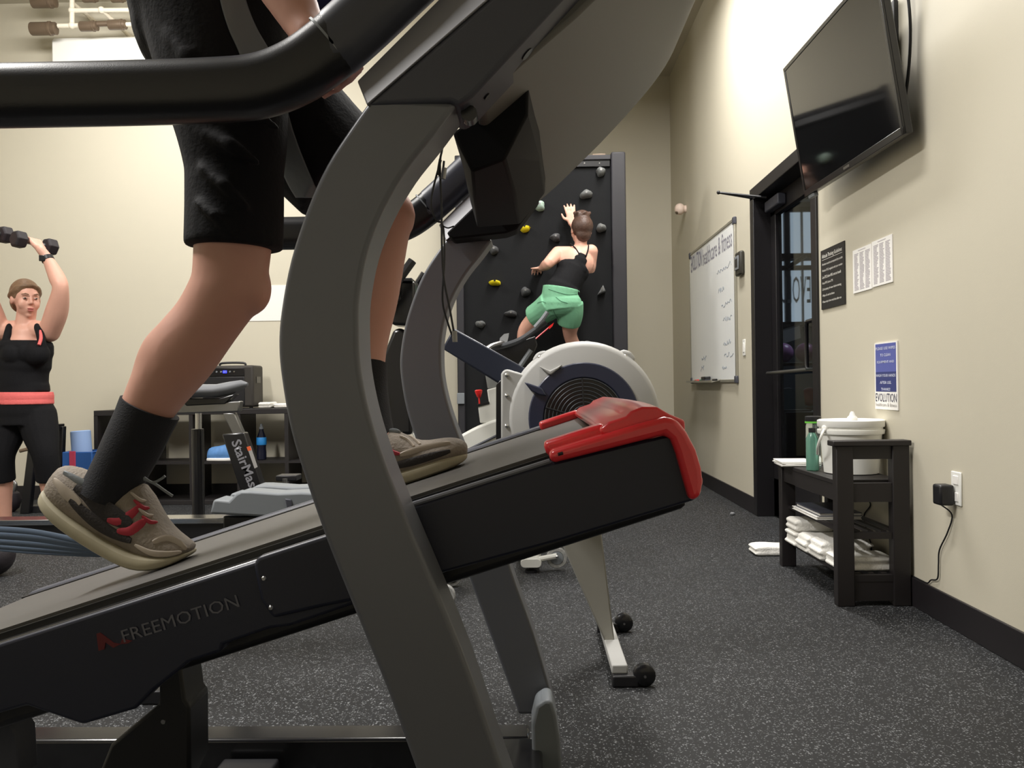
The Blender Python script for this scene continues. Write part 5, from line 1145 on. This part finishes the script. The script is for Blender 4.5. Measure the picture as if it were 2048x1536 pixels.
mb.ell(P(784, 415, YLg), (.032, .036, .036), 14, 10)
limb(mb, [knL, P(762, 500, 1.555), P(742, 590, 1.55), P(726, 720, 1.53), anL], [.048, .046, .050, .040, .033], 6, 18)
limb(mb, [anL, P(785, 900, YLs), P(860, 905, YLs)], [.033, .028, .016], 4, 12)
pel = P(440, 0, 1.46); che = P(540, -390, 1.46); nek = P(580, -600, 1.46); hd_ = P(618, -790, 1.46)
limb(mb, [pel, P(470, -180, 1.46), che, P(565, -500, 1.46)], [.135, .13, .15, .10], 6, 20)
mb.ell(che, (.13, .19, .18), 20, 12); mb.ell(pel, (.125, .165, .12), 20, 12)
limb(mb, [P(570, -510, 1.46), nek, hd_], [.07, .058, .055], 4, 14)
Wf, Rf = head(mb, hd_, V(1, 0, -.12), V(.12, 0, 1), 1.06)
shR = P(535, -490, 1.26); elR = P(505, -165, 1.22); wrR = P(606, 45, 1.19)
limb(mb, [shR, P(510, -330, 1.23), elR, P(545, -75, 1.21), wrR], [.062, .052, .044, .044, .029], 6, 14)
limb(mb, [wrR, P(622, 72, 1.18)], [.028, .026], 3, 12)
open_hand(mb, P(622, 70, 1.174), P(675, 150, 1.148) - P(622, 70, 1.174), V(0, -1, 0), .80, curl=1.3, thumb=-1)
shL = P(535, -490, 1.66); elL = P(545, -200, 1.76)
limb(mb, [shL, P(530, -340, 1.72), elL, P(640, -230, 1.70), P(715, -265, 1.62)], [.062, .052, .044, .042, .029], 6, 14)
wl = P(715, -265, 1.62); grip(mb, wl + (P(800, -300, 1.58) - wl).normalized() * .07, V(0, .3, 1), wl - P(800, -300, 1.58), .014)
body = fuse(mb, 'body', M_SKIN, rn, vox=.006, it=8)
face_parts(Wf, Rf, 1.06, rn, mat('lip_tone', (180, 100, 92), .5), M_HAIRD)
hm = MB(); hm.ell(Wf(0, -.028, .045), (.083, .10, .088), 20, 12, Rf); hm.ell(Wf(0, -.06, -.02), (.075, .06, .07), 16, 10, Rf)
fuse(hm, 'hair', M_HAIRD, rn, vox=.008, it=4)
# shorts
sm = MB()
sm.tube(crom([P(468, -165, 1.46), P(440, -60, 1.46), P(432, 30, 1.46)], 5), [(.175, .14)] * 11, 24, up=(0, 1, 0))
sm.ell(P(430, 20, 1.46), (.128, .19, .135), 24, 14)
sm.ell(P(385, 60, 1.46), (.085, .15, .11), 20, 12)
rp_ = crom([P(430, 20, YR + .02), P(448, 150, YR + .01), P(467, 280, YR), P(470, 400, YR), P(468, 497, YR)], 6)
sm.tube(rp_, [(.115 - .040 * min(1, i / 15), .118 - .042 * min(1, i / 15)) for i in range(len(rp_))], 22, up=(0, 1, 0))
lp_ = crom([P(455, 30, YLg - .03), P(510, 150, YLg), P(590, 250, YLg), P(690, 355, YLg)], 6)
sm.tube(lp_, [.118 - .016 * i / (len(lp_) - 1) for i in range(len(lp_))], 22)
# creases
for a_, b_, r in (((400, 260), (520, 330), .012), ((395, 330), (500, 420), .01), ((420, 180), (560, 260), .012), ((385, 400), (470, 470), .009), ((330, 60), (420, 180), .012)):
    sm.tube([P(*a_, YR - .075), P((a_[0] + b_[0]) / 2, (a_[1] + b_[1]) / 2 - 6, YR - .088), P(*b_, YR - .07)], [r * .5, r, r * .5], 8)
shorts = fuse(sm, 'shorts', M_CLOTHB, rn, vox=.006, it=5)
bvh = BVHTree.FromPolygons([v.co.copy() for v in shorts.data.vertices], [tuple(p.vertices) for p in shorts.data.polygons])
legm = MB().tube(lp_, [.1205 - .016 * i / (len(lp_) - 1) for i in range(len(lp_))], 40)
bvl = BVHTree.FromPolygons(legm.v, legm.f)
def panel(rows, bv_, par):
    rr_ = crom([V(a, b, c) for a, b, c in rows], 5); gm = MB(); idx = {}; n = 14
    for i, q in enumerate(rr_):
        for j in range(n + 1):
            px = q.y + (q.z - q.y) * j / n; d_ = ray(px, q.x).normalized(); h = bv_.ray_cast(CAM_P, d_)
            if h[0] is not None: idx[i, j] = len(gm.v); gm.v.append(h[0] - d_ * .0022)
    for i in range(len(rr_) - 1):
        for j in range(n):
            ks = [(i, j), (i, j + 1), (i + 1, j + 1), (i + 1, j)]
            if all(k in idx for k in ks): gm.f.append(tuple(idx[k] for k in ks))
    return gm.build('side_panel', M_CLOTHG, par, smooth=180)
gp2 = panel([(-60, 428, 476), (-20, 436, 486), (20, 445, 498), (60, 458, 515), (100, 476, 538), (140, 492, 556)], bvh, shorts)
so = gp2.modifiers.new('thick', 'SOLIDIFY'); so.thickness = .002; so.offset = 0
gp_ = panel([(170, 503, 562), (220, 520, 575), (260, 533, 586), (300, 547, 600), (340, 563, 616), (372, 578, 630), (395, 592, 640)], bvl, shorts)
so = gp_.modifiers.new('thick', 'SOLIDIFY'); so.thickness = .002; so.offset = 0
# shirt
tm_ = MB(); tm_.tube(crom([P(520, 20, 1.46), P(470, -180, 1.46), P(500, -300, 1.46), che, P(560, -500, 1.46)], 4), [(.185, .15)] * 4 + [(.178, .148)] * 4 + [(.185, .15)] * 4 + [(.20, .155)] * 3 + [(.17, .12), (.12, .09)], 24, up=(0, 1, 0))
tm_.tube([P(625, 26, 1.48), P(600, -150, 1.47)], [(.12, .07), (.13, .085)], 20, up=(0, 1, 0))
for sh_, el_ in ((shR, P(508, -300, 1.225)), (shL, P(532, -320, 1.73))): tm_.tube([sh_ + V(0, 0, .03), el_], [.078, .068], 16)
tm_.ell(shR, .075, 14, 10); tm_.ell(shL, .075, 14, 10)
fuse(tm_, 'shirt', M_NAVYC, rn, vox=.008, it=5)
# socks and shoes
k_ = MB(); k_.tube(crom([P(300, 815, YR), P(270, 880, YR), P(235, 950, YR), P(215, 995, YR)], 4), [.0475, .047, .046, .046, .0455, .045, .044, .043, .043, .043, .044, .045, .045], 20); k_.build('sock', M_SOCK, rn, smooth=60)
k_ = MB(); k_.tube(crom([P(726, 735, 1.527), P(731, 800, 1.508), P(742, 885, 1.48)], 4), [.044, .043, .042, .041, .041, .041, .041, .042, .043], 20); k_.build('sock', M_SOCK, rn, smooth=60)
s1 = [((84, 992), (112, 938), .014), ((98, 1012), (128, 928), .028), ((125, 1036), (158, 930), .037), ((165, 1064), (205, 952), .040), ((210, 1092), (255, 962), .041), ((250, 1114), (296, 956), .042), ((285, 1127), (318, 1012), .046), ((318, 1129), (340, 1050), .049), ((350, 1122), (362, 1070), .046), ((374, 1110), (378, 1082), .034), ((386, 1100), (387, 1089), .014)]
s2 = [((716, 1014), (722, 950), .014), ((732, 1012), (735, 915), .030), ((760, 1003), (764, 872), .038), ((790, 993), (798, 868), .040), ((822, 984), (828, 890), .042), ((855, 973), (858, 896), .046), ((885, 962), (888, 893), .047), ((912, 952), (914, 897), .040), ((928, 943), (930, 905), .026), ((935, 936), (936, 916), .010)]
s2 = [((bx_, by_ - 25), (ax_, ay_ - 12 - 12 * max(0, min(1, (ax_ - 830) / 90))), w_) for (bx_, by_), (ax_, ay_), w_ in s2]
def dress(par, u, Y, feats):
    bv = BVHTree.FromPolygons([v.co.copy() for v in bake(u).data.vertices], [tuple(p.vertices) for p in u.data.polygons]); u.data.shade_smooth()
    for nm, m, pts, w_ in feats:
        path = []
        for a, b in crom([V(x, y, 0) for x, y in pts], 5) and [(q.x, q.y) for q in crom([V(x, y, 0) for x, y in pts], 5)]:
            d_ = ray(a, b).normalized(); h = bv.ray_cast(CAM_P, d_)
            if h[0] is not None: path.append(h[0] - d_ * .001)
        if len(path) > 3: MB().tube(path, [(w_ * max(.25, math.sin(math.pi * (.08 + .84 * k / (len(path) - 1))) ** .6), .0022) for k in range(len(path))], 8, up=(0, 0, 1)).build(nm, m, u)
M_OVER = mat('shoe_overlay', (178, 166, 152), .55)
for st, Y, fe in ((s1, YR, [('dark_panel', M_SHOED, ((150, 975), (190, 1010), (225, 1030), (262, 1050)), .016), ('dark_panel', M_SHOED, ((140, 1000), (180, 1035), (220, 1062), (262, 1082)), .010), ('red_stripe', M_SHRED, ((215, 1040), (240, 1042), (262, 1030), (280, 1012)), .008), ('red_stripe', M_SHRED, ((235, 1062), (258, 1062), (280, 1050), (290, 1040)), .008),
                          ('lace', M_OVER, ((262, 985), (280, 1000), (292, 1002)), .003), ('lace', M_SHRED, ((268, 1000), (286, 1015), (298, 1016)), .0035), ('lace', M_OVER, ((276, 1016), (294, 1030), (306, 1030)), .003), ('lace', M_SHRED, ((284, 1032), (300, 1044), (314, 1044)), .0035),
                          ('toe_overlay', M_OVER, ((305, 1085), (330, 1078), (352, 1085), (372, 1098)), .007), ('toe_overlay', M_OVER, ((270, 1090), (300, 1105), (335, 1108), (362, 1104)), .005), ('heel_overlay', M_OVER, ((108, 960), (130, 985), (160, 1010)), .010), ('collar', M_CLOTHG, ((128, 945), (160, 965), (200, 985), (245, 985)), .008)]),
                  (s2, YLs, [('dark_panel', M_SHOED, ((770, 935), (810, 927), (850, 916), (900, 902)), .007), ('toe_overlay', M_OVER, ((800, 910), (850, 897), (900, 886)), .007), ('lace', M_OVER, ((800, 872), (815, 880), (828, 892)), .0035), ('lace', M_SHRED, ((772, 890), (785, 904), (800, 908)), .004), ('lace', M_OVER, ((812, 868), (826, 877), (840, 888)), .0035), ('collar', M_CLOTHG, ((762, 867), (780, 863), (800, 865)), .006)])):
    sh_ = bpy.data.objects.new('shoe', None)
    COL.objects.link(sh_); attach(sh_, rn); 
    bpy.context.view_layer.update()
    u, so_ = shoe(None, st, Y, M_SHOE, M_SOLE)
    COL.objects.unlink(sh_); bpy.data.objects.remove(sh_)
    u.name = 'running_shoe'; attach(u, rn); so_.parent = u; so_.matrix_parent_inverse = Matrix.Identity(4)
    dress(rn, u, Y, fe)
# loose lace ends on the trailing shoe
for pts in (((288, 955), (305, 965), (322, 958), (330, 952)), ((288, 958), (310, 968), (330, 982), (345, 992))):
    MB().tube(crom(pp(YR - .02, pts), 4), .0022, 6).build('lace_end', M_CLOTHG, rn)

# ------------------------------------------------------------------ woman pressing dumbbells
YW = 5.2
wm = thing('person', 'woman in black tank top and cropped leggings pressing two dumbbells overhead', 'person', (P(48, 1082, YW).x, YW, 0))
Q = lambda px, py, dy=0.: P(px, py, YW + dy)
mb = MB()
pel = Q(47, 815); che = Q(48, 705); nek = Q(50, 652)
limb(mb, [pel, Q(45, 762), che, Q(50, 672)], [.125, .115, .125, .085], 6, 20)
mb.ell(Q(48, 705), (.150, .100, .115), 20, 12); mb.ell(Q(47, 818), (.150, .115, .10), 20, 12)
mb.ell(Q(72, 705, -.075), (.068, .06, .065), 16, 10); mb.ell(Q(30, 705, -.085), (.068, .06, .065), 16, 10)
limb(mb, [Q(50, 672), nek, Q(54, 620)], [.068, .056, .055], 4, 16)
fw = V(.74, -.66, -.10); hc = Q(52, 600, -.01)
Ww, Rw = head(mb, hc, fw, V(.05, -.05, 1), .98)
for sx, sh_, el_, wr_, hb_ in ((1, Q(99, 664), Q(121, 578, -.10), Q(93, 513, -.06), Q(70, 487, -.08)), (-1, Q(0, 664), Q(-28, 580, -.12), Q(-14, 512, -.10), Q(-8, 484, -.12))):
    limb(mb, [Q(50 + 22 * sx, 660), sh_], [.06, .062], 4, 14)
    limb(mb, [sh_, mixv(sh_, el_, .5) + V(.012 * sx, 0, 0), el_, mixv(el_, wr_, .35) + V(.008 * sx, 0, 0), wr_], [.062, .064, .046, .047, .029], 6, 16)
    limb(mb, [wr_, mixv(wr_, hb_, .5)], [.028, .026], 3, 12)
    hip = Q(47 + 27 * sx, 832); kn = Q(47 + 44 * sx, 912, -.05); an = Q(47 + (62 if sx > 0 else 36) * sx, 1046, .03)
    limb(mb, [hip, mixv(hip, kn, .5), kn, mixv(kn, an, .3), mixv(kn, an, .7), an], [.100, .088, .062, .058, .042, .036], 5, 16)
    an_dir = V(.45 * sx, -.9, 0).normalized(); limb(mb, [an, V(an.x, an.y, .045) + an_dir * .05, V(an.x, an.y, .035) + an_dir * .16], [.036, .036, .026], 4, 12)
ax1 = (Q(100, 494, .07) - Q(38, 479, -.10)).normalized(); c1 = mixv(Q(100, 494, .07), Q(38, 479, -.10), .5)
ax2 = (Q(10, 470, -.02) - Q(-50, 458, -.19)).normalized(); c2 = mixv(Q(10, 470, -.02), Q(-50, 458, -.19), .5)
g1 = grip(mb, c1 - ax1 * .006, ax1, Q(93, 513, -.06) - c1, .016, 1.0, flip=-1); limb(mb, [g1, Q(93, 513, -.06)], [.027, .029], 3, 12)
g2 = grip(mb, c2 - ax2 * .006, ax2, Q(-14, 512, -.10) - c2, .016, 1.0, flip=-1); limb(mb, [g2, Q(-14, 512, -.10)], [.027, .029], 3, 12)
fuse(mb, 'body', M_SKIN2, wm, vox=.0065, it=6)
face_parts(Ww, Rw, .98, wm, mat('lip_rose', (186, 112, 106), .5), M_HAIRB)
hm = MB(); hm.ell(Ww(0, -.026, .038), (.0845, .094, .094), 20, 12, Rw); hm.ell(Ww(0, -.07, -.015), (.07, .05, .07), 16, 10, Rw); hm.ell(Ww(0, -.125, .01), (.045, .04, .045), 14, 9, Rw)
for k in (-1, 1): limb(hm, [Ww(.058 * k, .04, .062), Ww(.076 * k, .0, .045), Ww(.074 * k, -.04, .02)], [.012, .016, .02], 4, 10)
limb(hm, [Ww(-.012, .066, .092), Ww(-.05, .045, .078), Ww(-.07, .01, .06)], [.010, .014, .016], 4, 10); limb(hm, [Ww(-.012, .066, .092), Ww(.035, .052, .085), Ww(.066, .02, .064)], [.010, .014, .016], 4, 10)
fuse(hm, 'hair', M_HAIRB, wm, vox=.007, it=4)
tk = MB(); tk.tube(crom([Q(47, 788), Q(45, 760), Q(48, 715), Q(48, 682)], 5), [(.130, .152)] * 4 + [(.132, .146)] * 4 + [(.138, .158)] * 3 + [(.140, .168)] * 3 + [(.134, .162), (.122, .15)], 26, up=(0, 1, 0))
tk.ell(Q(73, 708, -.08), (.078, .070, .075), 16, 10); tk.ell(Q(29, 708, -.09), (.078, .070, .075), 16, 10); tk.ell(Q(51, 706, -.09), (.07, .055, .065), 16, 10)
for sx in (-1, 1):
    tk.tube(crom([Q(48 + 38 * sx, 700, -.09), Q(48 + 34 * sx, 676, -.085), Q(48 + 27 * sx, 652, -.02), Q(48 + 30 * sx, 672, .08)], 5), .024, 12)
fuse(tk, 'tank_top', M_CLOTHB, wm, vox=.0065, it=4)
br = MB(); br.tube(crom([Q(78, 690, -.128), Q(82, 676, -.105), Q(80, 662, -.075)], 4), .010, 10); br.build('bra_strap', M_CORAL, wm, smooth=60)
cb_ = MB()
for i in range(4): cb_.tube([Q(47, 784 + i * 5.5), Q(47, 792 + i * 5.5)], [(.140 + .003 * (i % 2), .170 + .003 * (i % 2))] * 2, 28, up=(0, 1, 0))
fuse(cb_, 'waistband', M_CORAL, wm, vox=.0055, it=2)
lg_ = MB(); lg_.tube(crom([Q(47, 797), Q(47, 825), Q(47, 850)], 4), [(.138, .168)] * 5 + [(.134, .166)] * 4, 26, up=(0, 1, 0)); lg_.ell(Q(47, 828, .03), (.165, .125, .10), 18, 10)
for sx in (-1, 1):
    hip = Q(47 + 27 * sx, 832); kn = Q(47 + 44 * sx, 912, -.05); an = Q(47 + (62 if sx > 0 else 36) * sx, 1046, .03)
    pth = crom([hip, mixv(hip, kn, .5), kn, mixv(kn, an, .36)], 5); lg_.ell(hip, .113, 16, 10); lg_.tube(pth, [q.x for q in crom([(.112, 0, 0), (.100, 0, 0), (.075, 0, 0), (.070, 0, 0)], 5)], 18)
fuse(lg_, 'leggings', M_CLOTHB, wm, vox=.0065, it=4)
for sx in (-1, 1):
    an = Q(47 + (62 if sx > 0 else 36) * sx, 1046, .03); dd = V(.45 * sx, -.9, 0).normalized(); xx = V(dd.y, -dd.x, 0); rings = []
    for t, w_, h_ in ((-.075, .02, .05), (-.06, .034, .085), (-.01, .038, .095), (.06, .042, .075), (.12, .046, .055), (.17, .038, .042), (.195, .016, .028)):
        c_ = V(an.x, an.y, 0) + dd * t; rings.append([c_ + xx * w_ * math.cos(2 * math.pi * k / 14) + V(0, 0, .014 + h_ * (.5 + .5 * math.sin(2 * math.pi * k / 14)) * .9) for k in range(14)])
    shw = MB().loft(rings).build('trainer', M_SHOED, wm, smooth=60, sub=1)
    MB().loft([[V(p.x, p.y, .0005 if k >= 7 else .022) for k, p in enumerate(rg)] for rg in rings]).build('sole', M_PAPER, shw, smooth=50)
# smart watch
wa, wb_ = Q(93, 513, -.06), Q(121, 578, -.10); dd = (wb_ - wa).normalized(); wc_ = wa + dd * .018
MB().annulus(wc_ - dd * .014, dd, .030, .036, .028, 24).build('watch_band', M_BLACK, wm, bevel=.002); MB().obox(wc_ + V(-.012, -.036, .0), V(.018, .004, 0), V(.001, -.005, 0), V(0, 0, .018)).build('watch_face', M_GLOSSB, wm, bevel=.004)
# dumbbells
def dumbbell(c, a, L, lab):
    t = thing('hex_dumbbell', lab, 'dumbbell', c, 'hex dumbbells held overhead'); a = a.normalized()
    MB().cyl(c - a * L * .5, c + a * L * .5, .0145, 14).build('handle', M_STEELD, t)
    for s_ in (-1, 1): MB().lathe(c + a * (s_ * L * .5 - .035), a, [(.042, 0), (.054, .010), (.054, .060), (.042, .070)], 6).build('hex_head', M_IRON, t, smooth=0, bevel=.004)
dumbbell(c1, ax1, (Q(100, 494, .07) - Q(38, 479, -.10)).length, 'black hex dumbbell in the hand with the black watch')
dumbbell(c2, ax2, (Q(10, 470, -.02) - Q(-50, 458, -.19)).length, 'black hex dumbbell in the hand without a watch')

# ------------------------------------------------------------------ climber
YK = 6.58
cl = thing('person', 'climber in black top and green shorts seen from behind on the climbing wall', 'person', P(1130, 720, YK))
K = lambda px, py, dy=0.: P(px, py, YK + dy)
mb = MB()
limb(mb, [K(1124, 600), K(1136, 565, .03), K(1150, 527, .06), K(1156, 508, .07)], [.105, .095, .105, .075], 6, 20)
mb.ell(K(1151, 525, .05), (.145, .09, .12), 18, 12, Matrix.Rotation(.15, 3, 'Y')); mb.ell(K(1124, 602), (.135, .105, .10), 18, 12)
limb(mb, [K(1158, 508, .07), K(1161, 492, .08), K(1162, 478, .09)], [.055, .048, .05], 4, 14)
Wc, Rc = head(mb, K(1162, 462, .10), V(-.25, .95, .1), V(.04, -.1, 1), .96)
lsh = K(1116, 507, .06); lel = K(1096, 527, -.06); lwr = K(1084, 536, .18)
limb(mb, [K(1140, 508, .06), lsh], [.06, .056], 4, 12)
limb(mb, [lsh, mixv(lsh, lel, .5), lel, mixv(lel, lwr, .4), lwr], [.055, .050, .042, .040, .027], 5, 14)
open_hand(mb, lwr, V(-.3, .9, .1), V(0, .2, -1), .95, curl=1.2)
rsh = K(1182, 503, .06); rel_ = K(1179, 538, .10); rwr = K(1147, 452, .277)
limb(mb, [K(1165, 506, .06), rsh], [.055, .055], 4, 12)
limb(mb, [rsh, mixv(rsh, rel_, .5), rel_, K(1165, 495, .20), rwr], [.054, .050, .040, .038, .026], 5, 14)
open_hand(mb, K(1144, 447, .277), V(-.12, .12, 1), V(0, 1, 0), 1.05, curl=.5)
for pts in ((K(1104, 612), K(1078, 632, .10), K(1050, 660, .17), K(1048, 695, .22), K(1052, 735, .288)), (K(1140, 612), K(1142, 640, .06), K(1140, 668, .14), K(1150, 695, .21), K(1164, 722, .288))):
    limb(mb, pts, [.088, .076, .054, .050, .032], 5, 16); e = pts[-1]; limb(mb, [e, e + V(0, .035, -.035)], [.034, .026], 3, 10)
fuse(mb, 'body', M_SKIN2, cl, vox=.0065, it=6)
hm = MB(); hm.ell(Wc(0, -.028, .035), (.084, .098, .09), 20, 12, Rc); hm.ell(Wc(.0, -.02, .12), (.06, .055, .045), 16, 10, Rc); hm.ell(Wc(0, -.07, -.03), (.062, .045, .06), 14, 9, Rc)
for a in range(6): limb(hm, [Wc(.05 * math.cos(a), -.02 + .05 * math.sin(a), .115), Wc(.06 * math.cos(a + .8), -.02 + .055 * math.sin(a + .8), .14)], [.02, .015], 3, 8)
fuse(hm, 'hair', M_HAIRD, cl, vox=.007, it=2)
tk = MB(); tk.tube(crom([K(1122, 590), K(1130, 570, .01), K(1141, 550, .03), K(1151, 528, .05)], 4), [(.112, .135)] * 4 + [(.106, .118)] * 5 + [(.105, .128)] * 2 + [(.098, .120), (.085, .10)], 24, up=(0, 1, 0))
tk.tube(crom([K(1152, 535, -.03), K(1160, 520, -.025), K(1165, 508, -.012)], 4), [(.025, .085)] * 3 + [(.022, .055)] * 3 + [(.018, .038)] * 3, 16, up=(0, 1, 0))
fuse(tk, 'tank_top', M_CLOTHB, cl, vox=.006, it=3)
for pts in ((K(1160, 512, -.035), K(1152, 498, -.005), K(1142, 488, .03), K(1140, 490, .08)), (K(1172, 512, -.03), K(1176, 500, -.0), K(1177, 491, .03), K(1175, 494, .08))):
    MB().tube(crom(pts, 4), .0055, 8).build('shoulder_strap', M_CLOTHB, cl)
sg_ = MB(); sg_.tube(crom([K(1123, 576), K(1120, 598), K(1122, 620)], 4), [(.124, .142)] * 5 + [(.130, .158)] * 4, 24, up=(0, 1, 0)); sg_.ell(K(1123, 607, -.02), (.155, .115, .105), 18, 10)
for pts, r1 in (((K(1104, 608), K(1086, 622, .06), K(1066, 634, .12)), .088), ((K(1138, 608), K(1140, 628, .03), K(1137, 648, .07)), .090)):
    p_ = crom(pts, 5); sg_.tube(p_, [.112 - (.112 - r1) * i / (len(p_) - 1) for i in range(len(p_))], 18)
gs = fuse(sg_, 'shorts', M_GREEN, cl, vox=.0065, it=3)
bv = BVHTree.FromPolygons([v.co.copy() for v in gs.data.vertices], [tuple(p.vertices) for p in gs.data.polygons])
for pts in (((1097, 578), (1115, 584), (1135, 589), (1154, 588)), ((1075, 606), (1085, 603), (1092, 606)), ((1112, 594), (1122, 602), (1135, 606)), ((1106, 620), (1112, 632), (1118, 640))):
    path = []
    for q in crom([V(a, b, 0) for a, b in pts], 5):
        d_ = ray(q.x, q.y).normalized(); h = bv.ray_cast(CAM_P, d_)
        if h[0] is not None: path.append(h[0] - d_ * .0005)
    if len(path) > 3: MB().tube(path, .003, 6).build('seam', mat('green_seam', (84, 138, 108), .8), gs)
for e in (K(1052, 735, .288), K(1164, 722, .288)):
    MB().loft([[e + V(w_ * math.cos(2 * math.pi * k / 12), t, -.05 + h_ * math.sin(2 * math.pi * k / 12) - .12 * t) for k in range(12)] for t, w_, h_ in ((-.07, .022, .03), (-.05, .036, .045), (0, .04, .045), (.05, .042, .034), (.075, .02, .016))]).build('climbing_shoe', M_SHOED, cl, smooth=60, sub=1)
